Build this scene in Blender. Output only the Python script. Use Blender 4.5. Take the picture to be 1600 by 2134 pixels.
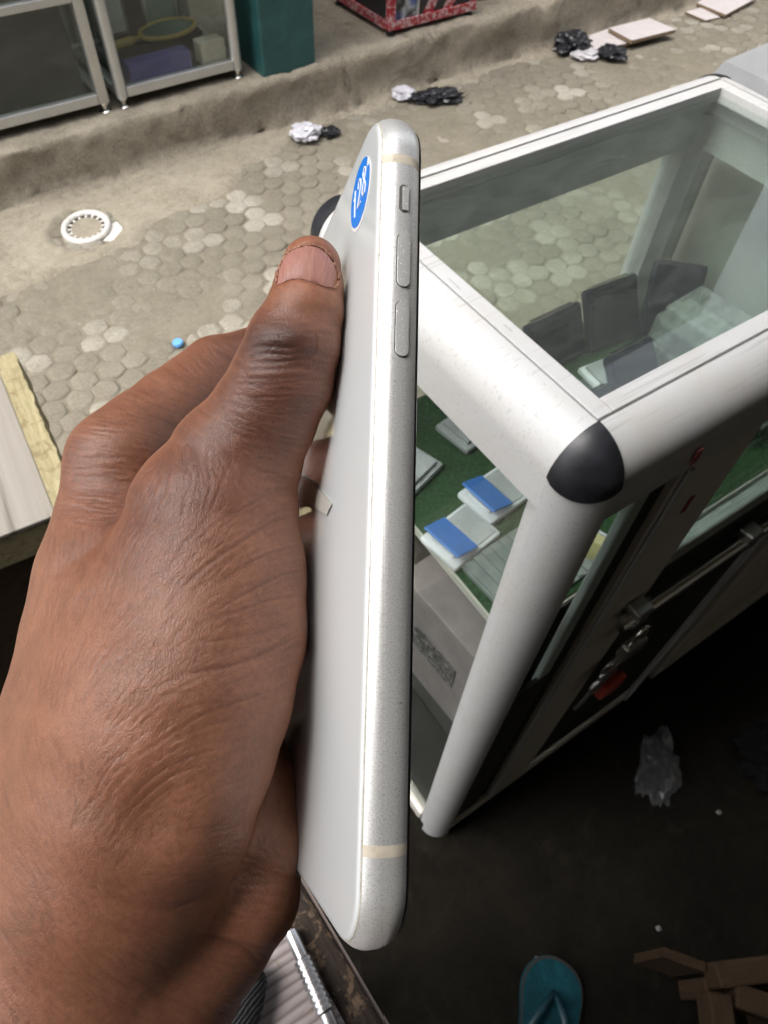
import bpy, bmesh, math, random
import numpy as np
from mathutils import Vector, Matrix, noise as mnoise
from mathutils.bvhtree import BVHTree

# ------------------------------------------------------------------ clear
for o in list(bpy.data.objects):
    bpy.data.objects.remove(o, do_unlink=True)
scn = bpy.context.scene
col = scn.collection
rnd = random.Random(7)

# ------------------------------------------------------------------ camera
F = 1480.0                      # focal length in photo pixels (photo is 1600 wide)
CAM_H = 1.22
PITCH, ROLL = math.radians(54.18), math.radians(3.58)
cp, sp = math.cos(PITCH), math.sin(PITCH)
cr, sr = math.cos(ROLL), math.sin(ROLL)
c_right0 = Vector((1, 0, 0)); c_up0 = Vector((0, sp, cp)); c_fwd = Vector((0, cp, -sp))
c_right = cr * c_right0 + sr * c_up0
c_up = -sr * c_right0 + cr * c_up0
CAM = Vector((0, 0, CAM_H))
cam_data = bpy.data.cameras.new('camera')
cam = bpy.data.objects.new('camera', cam_data); col.objects.link(cam)
mw = Matrix((( c_right.x, c_up.x, -c_fwd.x, CAM.x), (c_right.y, c_up.y, -c_fwd.y, CAM.y),
             (c_right.z, c_up.z, -c_fwd.z, CAM.z), (0, 0, 0, 1)))
cam.matrix_world = mw
cam_data.sensor_fit = 'HORIZONTAL'; cam_data.sensor_width = 36.0
cam_data.lens = F / 1600.0 * 36.0
cam_data.clip_start = 0.01; cam_data.clip_end = 300.0
cam_data.dof.use_dof = True
cam_data.dof.focus_distance = 0.132
cam_data.dof.aperture_fstop = 75.0
scn.camera = cam

# ------------------------------------------------------------------ sky, sun, exposure
SUN_EL, SUN_AZ = math.radians(65), math.radians(-112)     # azimuth from +Y towards -X
world = bpy.data.worlds.new('World'); scn.world = world; world.use_nodes = True
wn = world.node_tree.nodes; wl = world.node_tree.links
wn.clear()
w_out = wn.new('ShaderNodeOutputWorld'); w_bg = wn.new('ShaderNodeBackground'); w_sky = wn.new('ShaderNodeTexSky')
w_sky.sky_type = 'NISHITA'; w_sky.sun_disc = False
w_sky.sun_elevation = SUN_EL; w_sky.sun_rotation = SUN_AZ
w_sky.air_density = 1.0; w_sky.dust_density = 6.0; w_sky.ozone_density = 1.0
w_hsv = wn.new('ShaderNodeHueSaturation'); w_hsv.inputs['Saturation'].default_value = 0.30   # thin even cloud
w_bg.inputs['Strength'].default_value = 0.15
wl.new(w_sky.outputs['Color'], w_hsv.inputs['Color']); wl.new(w_hsv.outputs['Color'], w_bg.inputs['Color'])
wl.new(w_bg.outputs['Background'], w_out.inputs['Surface'])
sun_d = bpy.data.lights.new('sun', 'SUN'); sun_d.energy = 0.6; sun_d.angle = math.radians(30)
sun_d.color = (1.0, 0.95, 0.88)
sun = bpy.data.objects.new('sun', sun_d); col.objects.link(sun)
sdir = Vector((math.sin(SUN_AZ) * math.cos(SUN_EL), math.cos(SUN_AZ) * math.cos(SUN_EL), math.sin(SUN_EL)))
sun.rotation_euler = sdir.to_track_quat('Z', 'Y').to_euler()
sun.location = sdir * 20
scn.view_settings.view_transform = 'Standard'; scn.view_settings.look = 'None'
scn.view_settings.gamma = 1.0; scn.view_settings.use_curve_mapping = False
scn.view_settings.exposure = 1.62

# ------------------------------------------------------------------ pixel helpers
def pix(u, v, d):
    """photo pixel + depth along the optical axis (m) -> world point"""
    return CAM + c_right * ((u - 800) / F * d) - c_up * ((v - 1067) / F * d) + c_fwd * d
def ray(u, v):
    return c_right * ((u - 800) / F) - c_up * ((v - 1067) / F) + c_fwd
def onz(u, v, z=0.0):
    r = ray(u, v); return CAM + r * ((z - CAM_H) / r.z)

# ------------------------------------------------------------------ materials
def srgb(r, g, b):
    f = lambda c: (c / 255 / 12.92) if c / 255 <= 0.04045 else ((c / 255 + 0.055) / 1.055) ** 2.4
    return (f(r), f(g), f(b))
class NT:
    def __init__(self, name):
        self.m = bpy.data.materials.new(name); self.m.use_nodes = True
        self.t = self.m.node_tree; self.t.nodes.clear()
        self.out = self.n('ShaderNodeOutputMaterial')
    def n(self, kind, **kw):
        x = self.t.nodes.new(kind)
        for k, v in kw.items():
            if k in x.inputs.keys(): x.inputs[k].default_value = v
            else: setattr(x, k, v)
        return x
    def l(self, a, b): self.t.links.new(a, b)
    def pri(self, color=(.5, .5, .5), rough=.5, metal=0., **kw):
        p = self.n('ShaderNodeBsdfPrincipled')
        p.inputs['Base Color'].default_value = (*color, 1); p.inputs['Roughness'].default_value = rough
        p.inputs['Metallic'].default_value = metal
        for k, v in kw.items(): p.inputs[k].default_value = v
        self.l(p.outputs[0], self.out.inputs[0]); self.p = p
        return p
    def coords(self, scale=(1, 1, 1), rot=(0, 0, 0), kind='Object'):
        tc = self.n('ShaderNodeTexCoord'); mp = self.n('ShaderNodeMapping')
        mp.inputs['Scale'].default_value = scale; mp.inputs['Rotation'].default_value = rot
        self.l(tc.outputs[kind], mp.inputs[0]); return mp.outputs[0]
    def noise(self, co, scale, detail=4, rough=.55, dist=0.):
        x = self.n('ShaderNodeTexNoise'); x.inputs['Scale'].default_value = scale; x.inputs['Detail'].default_value = detail
        x.inputs['Roughness'].default_value = rough; x.inputs['Distortion'].default_value = dist
        if co: self.l(co, x.inputs['Vector'])
        return x.outputs['Fac']
    def ramp(self, fac, stops):
        x = self.n('ShaderNodeValToRGB'); e = x.color_ramp.elements
        while len(e) < len(stops): e.new(.5)
        for i, (p, c) in enumerate(stops):
            e[i].position = p; e[i].color = (*c, 1) if len(c) == 3 else c
        self.l(fac, x.inputs[0]); return x.outputs[0]
    def mix(self, fac, a, b, mode='MIX'):
        x = self.n('ShaderNodeMix'); x.data_type = 'RGBA'; x.blend_type = mode
        for s, val in ((0, fac), (6, a), (7, b)):
            if hasattr(val, 'is_linked') or hasattr(val, 'links'): self.l(val, x.inputs[s])
            elif s == 0: x.inputs[0].default_value = val
            else: x.inputs[s].default_value = (*val, 1)
        return x.outputs[2]
    def math(self, op, a, b=0.5):
        x = self.n('ShaderNodeMath'); x.operation = op
        for i, val in enumerate((a, b)):
            if hasattr(val, 'links'): self.l(val, x.inputs[i])
            else: x.inputs[i].default_value = val
        return x.outputs[0]
    def bump(self, h, strength=.3, dist=.001, chain=None):
        x = self.n('ShaderNodeBump'); x.inputs['Strength'].default_value = strength; x.inputs['Distance'].default_value = dist
        self.l(h, x.inputs['Height'])
        if chain is not None: self.l(chain, x.inputs['Normal'])
        return x.outputs[0]

def simple(name, c, rough=.5, metal=0., var=.15, scale=20., bump=0., bscale=80., bdist=.0006, **kw):
    """plain surface with a little colour and roughness variation and fine relief"""
    t = NT(name); p = t.pri(c, rough, metal, **kw)
    co = t.coords()
    n = t.noise(co, scale, 5, .6)
    lo = tuple(max(0, x * (1 - var)) for x in c); hi = tuple(min(1, x * (1 + var)) for x in c)
    t.l(t.ramp(n, [(.3, lo), (.7, hi)]), p.inputs['Base Color'])
    n2 = t.noise(co, scale * 2.3, 4)
    rr = t.n('ShaderNodeMapRange'); rr.inputs[3].default_value = max(.02, rough * .8); rr.inputs[4].default_value = min(1, rough * 1.2)
    t.l(n2, rr.inputs[0]); t.l(rr.outputs[0], p.inputs['Roughness'])
    if bump > 0:
        t.l(t.bump(t.noise(co, bscale, 5, .65), bump, bdist), p.inputs['Normal'])
    return t.m

def glass_mat(name, tint=(.9, .96, .93), dirt=.04, rough=.02):
    """thin pane: tinted see-through plus Fresnel mirror and a dusty film"""
    t = NT(name)
    tr = t.n('ShaderNodeBsdfTransparent'); tr.inputs[0].default_value = (*tint, 1)
    gl = t.n('ShaderNodeBsdfGlossy'); gl.inputs['Roughness'].default_value = rough
    df = t.n('ShaderNodeBsdfDiffuse'); df.inputs[0].default_value = (.55, .57, .54, 1)
    fr = t.n('ShaderNodeFresnel'); bk = t.n('ShaderNodeNewGeometry')
    t.l(t.math('SUBTRACT', 1.45, t.math('MULTIPLY', bk.outputs['Backfacing'], 1.45 - 1 / 1.45)), fr.inputs[0])   # same mirror on both faces of the pane
    m1 = t.n('ShaderNodeMixShader'); t.l(fr.outputs[0], m1.inputs[0]); t.l(tr.outputs[0], m1.inputs[1]); t.l(gl.outputs[0], m1.inputs[2])
    co = t.coords()
    d = t.ramp(t.noise(t.coords((1, 3.2, 1), (0, 0, .5)), 30, 8, .78, .6), [(.30, (0, 0, 0)), (.8, (1, 1, 1))])
    dd = t.math('MULTIPLY', d, dirt)
    m2 = t.n('ShaderNodeMixShader'); t.l(dd, m2.inputs[0]); t.l(m1.outputs[0], m2.inputs[1]); t.l(df.outputs[0], m2.inputs[2])
    t.l(m2.outputs[0], t.out.inputs[0])
    return t.m

M = {}
def alu(name, c, rough, metal):
    t = NT(name); p = t.pri(c, rough, metal)
    co = t.coords()
    n = t.noise(co, 14, 6, .7)
    t.l(t.ramp(n, [(.25, tuple(x * .86 for x in c)), (.6, c), (.85, tuple(min(1, x * 1.04) for x in c))]), p.inputs['Base Color'])
    sc = t.noise(t.coords((300, 8, 300)), 1.0, 3, .5)
    t.l(t.bump(sc, .05, .0003), p.inputs['Normal'])
    return t.m
def painted(name, c):
    t = NT(name); p = t.pri(c, .36); co = t.coords()
    a = t.ramp(t.noise(co, 11, 8, .75, .7), [(.42, (0, 0, 0)), (.74, (1, 1, 1))])
    k = t.mix(t.math('MULTIPLY', a, .50), c, (.40, .375, .32))
    s = t.ramp(t.noise(co, 150, 5, .7, .3), [(.64, (0, 0, 0)), (.72, (1, 1, 1))]); k = t.mix(t.math('MULTIPLY', s, .35), k, (.27, .25, .21))
    for rot in ((0, 0, .2), (0, 0, 1.4), (.5, .3, .8)):
        x = t.ramp(t.noise(t.coords((9, 420, 420), rot), 1., 2, .5), [(.655, (0, 0, 0)), (.69, (1, 1, 1))]); k = t.mix(t.math('MULTIPLY', x, .38), k, (.26, .25, .235))
    t.l(k, p.inputs['Base Color']); t.l(t.math('ADD', t.math('MULTIPLY', a, .25), .28), p.inputs['Roughness'])
    t.l(t.bump(t.noise(co, 60, 5, .6), .06, .0006), p.inputs['Normal']); return t.m
M['white_alu'] = painted('white_powder_coated_aluminium', (.47, .475, .48))
M['alu'] = alu('brushed_aluminium', (.58, .575, .56), .42, .75)
M['beige_alu'] = alu('dull_beige_aluminium', (.58, .55, .50), .5, .1)
M['glass'] = glass_mat('counter_glass', (.88, .935, .905), .055)
M['glass_clear'] = glass_mat('cabinet_glass', (.94, .97, .955), .02)
M['rubber'] = simple('black_rubber', (.013, .014, .018), .42, 0, .45, 60, .25, 260, .0006)
M['black'] = simple('black_plastic', (.012, .012, .013), .45, 0, .3, 30)
M['blackgap'] = simple('black_seal_and_gap', (.006, .006, .006), .7, 0, .3, 30)
M['dark_panel'] = simple('dark_laminate', (.022, .021, .019), .5, 0, .4, 25, .2, 60)
M['chrome'] = simple('chrome', (.75, .74, .72), .16, 1., .08, 30)
M['steel'] = simple('worn_steel', (.5, .49, .47), .35, 1., .2, 60, .1, 200)

# ------------------------------------------------------------------ mesh helpers
class MB:
    def __init__(self): self.v = []; self.f = []
    def add(self, vs, fs):
        o = len(self.v); self.v += [tuple(x) for x in vs]; self.f += [tuple(i + o for i in q) for q in fs]; return self
    def box(self, x0, x1, y0, y1, z0, z1, b=0.0, mtx=None):
        if b <= 0:
            vs = [Vector((x, y, z)) for z in (z0, z1) for y in (y0, y1) for x in (x0, x1)]
            fs = [(0, 2, 3, 1), (4, 5, 7, 6), (0, 1, 5, 4), (2, 6, 7, 3), (0, 4, 6, 2), (1, 3, 7, 5)]
        else:
            bm = bmesh.new(); bmesh.ops.create_cube(bm, size=1)
            for q in bm.verts:
                q.co = Vector(((x0 + x1) / 2 + q.co.x * (x1 - x0), (y0 + y1) / 2 + q.co.y * (y1 - y0), (z0 + z1) / 2 + q.co.z * (z1 - z0)))
            bmesh.ops.bevel(bm, geom=list(bm.edges), offset=min(b, .49 * min(x1 - x0, y1 - y0, z1 - z0)), segments=2, affect='EDGES', profile=.5)
            bm.verts.index_update(); vs = [q.co.copy() for q in bm.verts]; fs = [[q.index for q in f.verts] for f in bm.faces]; bm.free()
        if mtx is not None: vs = [mtx @ q for q in vs]
        return self.add(vs, fs)
    def tube(self, pts, rads, seg=12, cap=True, closed=False):
        pts = [Vector(p) for p in pts]; n = len(pts)
        if not hasattr(rads, '__len__'): rads = [rads] * n
        rings = []; ref = None
        for i, p in enumerate(pts):
            if closed: t = pts[(i + 1) % n] - pts[i - 1]
            else: t = pts[min(i + 1, n - 1)] - pts[max(i - 1, 0)]
            t.normalize()
            if ref is None:
                ref = Vector((0, 0, 1)) if abs(t.z) < .9 else Vector((1, 0, 0))
            a = t.cross(ref)
            if a.length < 1e-6: a = t.cross(Vector((.3, 1, .2)))
            a.normalize(); b = a.cross(t).normalized(); ref = b
            rings.append([p + (a * math.cos(k * 2 * math.pi / seg) + b * math.sin(k * 2 * math.pi / seg)) * rads[i] for k in range(seg)])
        vs = [q for r in rings for q in r]; fs = []
        for i in range(n if closed else n - 1):
            j = (i + 1) % n
            for k in range(seg):
                k2 = (k + 1) % seg
                fs.append((i * seg + k, i * seg + k2, j * seg + k2, j * seg + k))
        if cap and not closed:
            fs.append(tuple(range(seg - 1, -1, -1))); fs.append(tuple((n - 1) * seg + k for k in range(seg)))
        return self.add(vs, fs)
    def lathe(self, prof, seg=20, mtx=None):
        """prof: list of (r,z)"""
        vs = []; fs = []
        for r, z in prof:
            for k in range(seg):
                a = 2 * math.pi * k / seg; vs.append(Vector((r * math.cos(a), r * math.sin(a), z)))
        for i in range(len(prof) - 1):
            for k in range(seg):
                k2 = (k + 1) % seg; fs.append((i * seg + k, i * seg + k2, (i + 1) * seg + k2, (i + 1) * seg + k))
        fs.append(tuple(range(seg - 1, -1, -1))); fs.append(tuple((len(prof) - 1) * seg + k for k in range(seg)))
        if mtx is not None: vs = [mtx @ q for q in vs]
        return self.add(vs, fs)
    def prism(self, poly, z0, z1, mtx=None):
        n = len(poly)
        vs = [Vector((x, y, z0)) for x, y in poly] + [Vector((x, y, z1)) for x, y in poly]
        fs = [tuple(range(n - 1, -1, -1)), tuple(range(n, 2 * n))] + [(i, (i + 1) % n, n + (i + 1) % n, n + i) for i in range(n)]
        if mtx is not None: vs = [mtx @ q for q in vs]
        return self.add(vs, fs)
    def build(self, name, mat=None, parent=None, smooth=False, angle=None):
        me = bpy.data.meshes.new(name); me.from_pydata(self.v, [], self.f); me.update()
        bm = bmesh.new(); bm.from_mesh(me); bmesh.ops.recalc_face_normals(bm, faces=bm.faces); bm.to_mesh(me); bm.free()
        return link(name, me, mat, parent, smooth, angle)
def link(name, me, mat=None, parent=None, smooth=False, angle=None):
    if mat is not None: me.materials.append(mat)
    if smooth:
        me.polygons.foreach_set('use_smooth', [True] * len(me.polygons))
        if angle is not None: me.set_sharp_from_angle(angle=math.radians(angle))
    o = bpy.data.objects.new(name, me); col.objects.link(o)
    if parent is not None: o.parent = parent
    return o
def tag(o, label=None, cat=None, group=None, kind=None):
    if label: o['label'] = label
    if cat: o['category'] = cat
    if group: o['group'] = group
    if kind: o['kind'] = kind
    return o
def empty(name, loc, rz, label, cat, group=None):
    o = bpy.data.objects.new(name, None); col.objects.link(o); o.empty_display_size = .05
    o.location = loc; o.rotation_euler = (0, 0, rz)
    return tag(o, label, cat, group)

# street frame: s along the street, v across it (0 = face of the ledge opposite), z up
TH = math.radians(38.5); S0 = Vector((-.404, 2.4999, 0))
su = Vector((math.cos(TH), math.sin(TH), 0)); sv = Vector((-math.sin(TH), math.cos(TH), 0))
def SF(s, v, z=0.): return S0 + su * s + sv * v + Vector((0, 0, z))
SM = Matrix.Translation(S0) @ Matrix.Rotation(TH, 4, 'Z')
# counter frame: x along the counter front, y towards the street
CO = Vector((.113, .254, 0)); CA = math.radians(36.8)
ex = Vector((math.cos(CA), math.sin(CA), 0)); ey = Vector((-math.sin(CA), math.cos(CA), 0))
def CF(x, y, z=0.): return CO + ex * x + ey * y + Vector((0, 0, z))
def at_st(o): o.matrix_world = SM @ o.matrix_world; return o
# ================================================================== THE SETTING
def concrete(name, dark, light, rough=.9, scale=6., bump=.6, bdist=.004, stain=None, spec=.3):
    t = NT(name); p = t.pri(light, rough); p.inputs['Specular IOR Level'].default_value = spec
    co = t.coords()
    a = t.noise(co, scale, 8, .65, .3); b = t.noise(co, scale * 7, 6, .7); g = t.noise(co, scale * 40, 3, .6)
    c = t.ramp(a, [(.28, dark), (.5, tuple((x + y) / 2 for x, y in zip(dark, light))), (.72, light)])
    c = t.mix(.35, c, t.ramp(b, [(.3, tuple(x * .55 for x in dark)), (.65, light)]), 'MIX')
    c = t.mix(.25, c, t.ramp(g, [(.35, tuple(x * .5 for x in dark)), (.6, light)]), 'MIX')
    if stain is not None:
        s = t.ramp(t.noise(co, scale * 1.7, 6, .75, 1.2), [(.56, (0, 0, 0)), (.70, (1, 1, 1))])
        c = t.mix(t.math('MULTIPLY', s, .55), c, stain)
    t.l(c, p.inputs['Base Color'])
    h = t.math('ADD', t.math('MULTIPLY', b, .7), t.math('MULTIPLY', g, .25))
    t.l(t.bump(h, bump, bdist), p.inputs['Normal'])
    return t.m
M['ledge'] = concrete('old_cement_render', (.15, .125, .090), (.36, .32, .25), .92, 4, .9, .006, (.06, .042, .026))
M['apron'] = concrete('pale_cement_screed', (.185, .160, .115), (.36, .322, .25), .92, 5, .6, .004, (.13, .10, .065))
M['dirt'] = concrete('packed_dirt', (.125, .109, .079), (.235, .210, .160), .95, 9, .6, .003)
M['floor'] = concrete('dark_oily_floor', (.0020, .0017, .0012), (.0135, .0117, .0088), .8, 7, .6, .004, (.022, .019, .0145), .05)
M['wall'] = concrete('grey_plaster', (.13, .125, .115), (.24, .23, .21), .9, 2, .3, .003)
M['shop_wall'] = concrete('cream_plaster', (.36, .33, .28), (.50, .47, .41), .9, 2, .3, .003)
M['roof'] = concrete('stained_boards', (.08, .072, .062), (.15, .135, .115), .85, 3, .2, .003)

def paver_mat(name, island):
    t = NT(name); p = t.pri((.3, .28, .23), .9)
    geo = t.n('ShaderNodeNewGeometry')
    if island: rv = geo.outputs['Random Per Island']
    else: rv = t.n('ShaderNodeObjectInfo').outputs['Random']
    mp = t.n('ShaderNodeMapping'); t.l(geo.outputs['Position'], mp.inputs[0]); co = mp.outputs[0]
    base = t.ramp(rv, [(0., (.165, .147, .112)), (.45, (.195, .176, .136)), (.70, (.235, .213, .167)), (.76, (.31, .288, .238)), (1., (.39, .368, .315))])
    mud = t.ramp(t.noise(co, 16, 7, .72, .6), [(.30, (.120, .104, .076)), (.55, (.182, .162, .121)), (.75, (.235, .211, .163))])
    grime = t.ramp(t.noise(co, 3.1, 7, .70, .7), [(.36, (1, 1, 1)), (.58, (.10, .10, .10))])
    c = t.mix(t.math('MULTIPLY', grime, .85), base, mud)
    spots = t.ramp(t.noise(co, 24, 6, .7, .5), [(.36, (0, 0, 0)), (.66, (1, 1, 1))])
    c = t.mix(t.math('MULTIPLY', spots, .35), c, (.27, .245, .190))
    grit = t.ramp(t.noise(co, 170, 4, .7), [(.30, (.45, .43, .40)), (.62, (1, 1, 1))])
    c = t.mix(.7, c, grit, 'MULTIPLY')
    t.l(c, p.inputs['Base Color'])
    h = t.math('ADD', t.noise(co, 190, 5, .7), t.math('MULTIPLY', t.noise(co, 36, 5, .6), 1.4))
    t.l(t.bump(h, .5, .0022), p.inputs['Normal'])
    return t.m
M['paver'] = paver_mat('worn_cement_paver', False)
M['paver_far'] = paver_mat('worn_cement_paver_far', True)

# ground to the horizon
b = MB(); b.add([(-150, -150, -.0075), (150, -150, -.0075), (150, 150, -.0075), (-150, 150, -.0075)], [(0, 1, 2, 3)])
ground = b.build('ground', M['dirt']); tag(ground, kind='structure')

# pavement: interlocking three-lobed cement pavers
pav = bpy.data.objects.new('pavement', None); col.objects.link(pav); pav.matrix_world = SM.copy(); tag(pav, kind='structure')
HX = .066                                       # lobe width across flats
def lobe(cx, cy, seed):
    r = random.Random(seed); R = HX / math.sqrt(3)
    vs = []; fs = []
    rings = [(.955, -.013), (.95, -.0042), (.86, -.0014), (.66, -.0003)]; n = 12
    jit = [1 + r.uniform(-.06, .03) for k in range(n)]
    for q, z in rings:
        for k in range(n):
            a = math.radians(30 * k); rh = (math.sqrt(3) / 2) / math.cos(((a - math.radians(30) + math.pi / 6) % (math.pi / 3)) - math.pi / 6)
            rad = R * q * jit[k] * (.35 * .93 + .65 * rh); vs.append((cx + rad * math.cos(a + math.radians(30)), cy + rad * math.sin(a + math.radians(30)), z))
    vs.append((cx, cy, .0002))
    for i in range(3):
        for k in range(n):
            k2 = (k + 1) % n; fs.append((i * n + k, i * n + k2, (i + 1) * n + k2, (i + 1) * n + k))
    for k in range(n): fs.append((3 * n + k, 3 * n + (k + 1) % n, 4 * n))
    return vs, fs
def hexc(q, r): return (HX * (q + r * .5), HX * r * math.sqrt(3) / 2)
tri_meshes = []
for sd in range(4):
    b = MB()
    for i, (q, r) in enumerate(((0, 0), (1, 0), (0, 1))):
        c = hexc(q, r); b.add(*lobe((c[0] - HX * .5) * .93, (c[1] - HX * .29) * .93, sd * 10 + i))
    # webs between the lobes keep one paver in one piece
    b.prism([(-.009, -.012), (.009, -.012), (.010, .008), (0, .014), (-.010, .008)], -.012, -.0022)
    me = bpy.data.meshes.new('paver'); me.from_pydata(b.v, [], b.f); me.update(); me.materials.append(M['paver'])
    bm = bmesh.new(); bm.from_mesh(me); bmesh.ops.recalc_face_normals(bm, faces=bm.faces); bm.to_mesh(me); bm.free()
    me.polygons.foreach_set('use_smooth', [True] * len(me.polygons)); me.set_sharp_from_angle(angle=math.radians(50))
    tri_meshes.append(me)
cells = []
fwdv = c_fwd
for r in range(-40, 4):
    for q in range(-60, 90):
        if (q + 2 * r) % 3: continue
        x, y = hexc(q, r); s = x + HX * .5 - .3; v = y + HX * .29 - .055
        if not (-2.4 < s < 4.0 and -1.66 < v < -.02): continue
        w = SF(s, v); rel = w - CAM; d = rel.dot(c_fwd)
        if d < .3: continue
        u_ = 800 + F * rel.dot(c_right) / d; v_ = 1067 - F * rel.dot(c_up) / d
        if not (-260 < u_ < 1860 and -330 < v_ < 2300): continue
        vis = (-40 < u_ < 1640 and -40 < v_ < 960) and not (u_ > 880 and v_ > 640)
        cells.append((0 if vis else 1, d, s, v))
cells.sort()
far = MB()
for i, (vis, d, s, v) in enumerate(cells):
    dz = rnd.uniform(-.0022, .0012) + .0025 * math.sin(s * 5.1) * math.sin(v * 4.3); tx, ty, rz = rnd.gauss(0, .012), rnd.gauss(0, .012), rnd.gauss(0, .02)
    mt = Matrix.Translation((s, v, dz)) @ Matrix.Rotation(rz, 4, 'Z') @ Matrix.Rotation(tx, 4, 'X') @ Matrix.Rotation(ty, 4, 'Y')
    me = tri_meshes[i % 4]
    if i < 298:
        o = bpy.data.objects.new('paver', me); col.objects.link(o); o.parent = pav; o.matrix_local = mt
    else:
        far.add([mt @ q.co for q in me.vertices], [tuple(p.vertices) for p in me.polygons])
fo = far.build('paver_field', M['paver_far'], pav, True, 50); tag(fo, kind='stuff')

def fbm(x, y, z=0., o=4):
    return mnoise.fractal(Vector((x, y, z)), 1.0, 2.0, o)
# a thin uneven layer of trodden dirt that half buries the joints
b = MB(); sa = np.arange(-2.3, 3.9, .0125); va = np.arange(-1.70, -.03, .0125); nv = len(va)
for s in sa:
    for v in va:
        z = -.0031 + .0032 * fbm(s * 5, v * 5, 1.1, 3) + .0022 * fbm(s * 26, v * 26, 6.3, 3)
        if -0.92 < s < -.71 and -.31 < v < -.115: z = -.02
        b.v.append((s, v, min(z, .0012)))
for i in range(len(sa) - 1):
    for j in range(nv - 1):
        a = i * nv + j; b.f.append((a, a + nv, a + nv + 1, a + 1))
dl = b.build('dirt_layer', M['dirt'], pav, True); tag(dl, kind='stuff')

# rough cement ledge opposite, with a crumbling foot
b = MB(); prof = [(-.075, -.014), (-.05, -.002), (-.022, .004), (-.006, .02), (0, .05), (.001, .08), (.001, .11), (.003, .138), (.006, .150), (.013, .1555), (.05, .156), (.1, .156), (.2, .156), (.5, .156), (1.4, .156)]
ss = np.arange(-3.2, 5.2, .02); np_ = len(prof)
for i, s in enumerate(ss):
    for j, (v, z) in enumerate(prof):
        hscale = 1 + .10 * max(0, min(1, (s + .2) / .9))
        n1 = 1.7 * fbm(s * 6, v * 9 + z * 14, .3); n2 = 1.8 * fbm(s * 23, v * 30 + z * 40, 4.)
        vv = v + (.006 * n1 + .0025 * n2 if 0 < j < 10 else .0)
        if j < 3: vv += .028 * fbm(s * 4.5, 7.7) + .012 * n2
        if j == 3: vv += .008 * fbm(s * 8, 3.3)
        zz = z * (hscale if j > 3 else 1) + (.003 * n2 + .002 * n1 if j > 2 else .002 * n2)
        if 7 <= j <= 9: zz -= max(0, .030 * (fbm(s * 9, 9.1) - .10))
        b.v.append((s, vv, zz))
for i in range(len(ss) - 1):
    for j in range(np_ - 1):
        a = i * np_ + j; b.f.append((a, a + np_, a + np_ + 1, a + 1))
ledge = b.build('ledge', M['ledge'], None, True); ledge.matrix_world = SM.copy(); tag(ledge, kind='structure')

# cement screed patch beside the ledge round the drain
b = MB(); su_ = np.arange(-3.0, 1.7, .02); vu_ = np.arange(-.56, .03, .02); nv = len(vu_)
for s in su_:
    e = -.41 + .36 / (1 + math.exp(-(s + .30) * 4.2)) + .05 * fbm(s * 3, 1.5) + .02 * fbm(s * 14, 2.5)
    for v in vu_:
        k = max(0, min(1, (v - e) / .045)); k = k * k * (3 - 2 * k)
        z = -.022 + k * (.0275 + .006 * fbm(s * 5, v * 5, 2) + .002 * fbm(s * 30, v * 30, 5))
        dr = math.hypot(s + .815, (v + .214))
        if dr < .095: z = min(z, -.03)
        b.v.append((s, v, z))
for i in range(len(su_) - 1):
    for j in range(nv - 1):
        a = i * nv + j; b.f.append((a, a + nv, a + nv + 1, a + 1))
ap = b.build('cement_apron', M['apron'], None, True); ap.matrix_world = SM.copy(); tag(ap, kind='structure')

# floor of the shop behind the counters
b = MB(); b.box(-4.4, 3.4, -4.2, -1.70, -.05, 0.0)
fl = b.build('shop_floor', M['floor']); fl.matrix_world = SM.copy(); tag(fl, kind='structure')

# the shop the photo is taken from: back and side walls with a low roof
ROOF_V = -1.91
shop = empty('shop', (0, 0, 0), 0, 'low dark shop shelter of grey walls and boarded roof behind the counters', 'building'); shop.matrix_world = SM.copy()
MB().box(-4.5, 3.5, -4.3, -4.2, -.05, 2.6).build('wall', M['shop_wall'], shop)
MB().box(-4.5, -4.4, -4.2, -2.3, -.05, 2.6).build('wall', M['shop_wall'], shop)
MB().box(3.4, 3.5, -4.2, -2.3, -.05, 2.6).build('wall', M['shop_wall'], shop)
MB().box(-4.6, 3.6, -4.4, ROOF_V, 2.3, 2.36).build('roof', M['roof'], shop)
# shop front opposite
opp = empty('opposite_shop', (0, 0, 0), 0, 'shaded grey shop front with overhanging roof along the cement ledge', 'building'); opp.matrix_world = SM.copy()
MB().box(-3.2, 5.2, .95, 1.05, .12, 2.7).build('wall', M['wall'], opp)
MB().box(-3.3, 5.3, .45, 1.3, 2.5, 2.56).build('roof', M['roof'], opp)
MB().box(-3.2, 5.2, .70, .80, 2.565, 5.4).build('upper_wall', M['wall'], opp)
# ================================================================== OPPOSITE LEDGE
LZ = .157
def on_ledge(name, s, v, label, cat, group=None, rz=0., z=LZ):
    e = empty(name, SF(s, v, z), TH + rz, label, cat, group); return e

def rod(bm, p, q, w, d):  # axis aligned bar between p and q
    pass
def foot(parent, x, y, z0):
    b = MB(); b.lathe([(.017, 0), (.0175, .004), (.011, .009), (.006, .011), (.006, .02), (.012, .021), (.012, z0 + .002)], 14, Matrix.Translation((x, y, 0)))
    return b.build('foot', M['chrome'], parent, True, 40)

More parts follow.
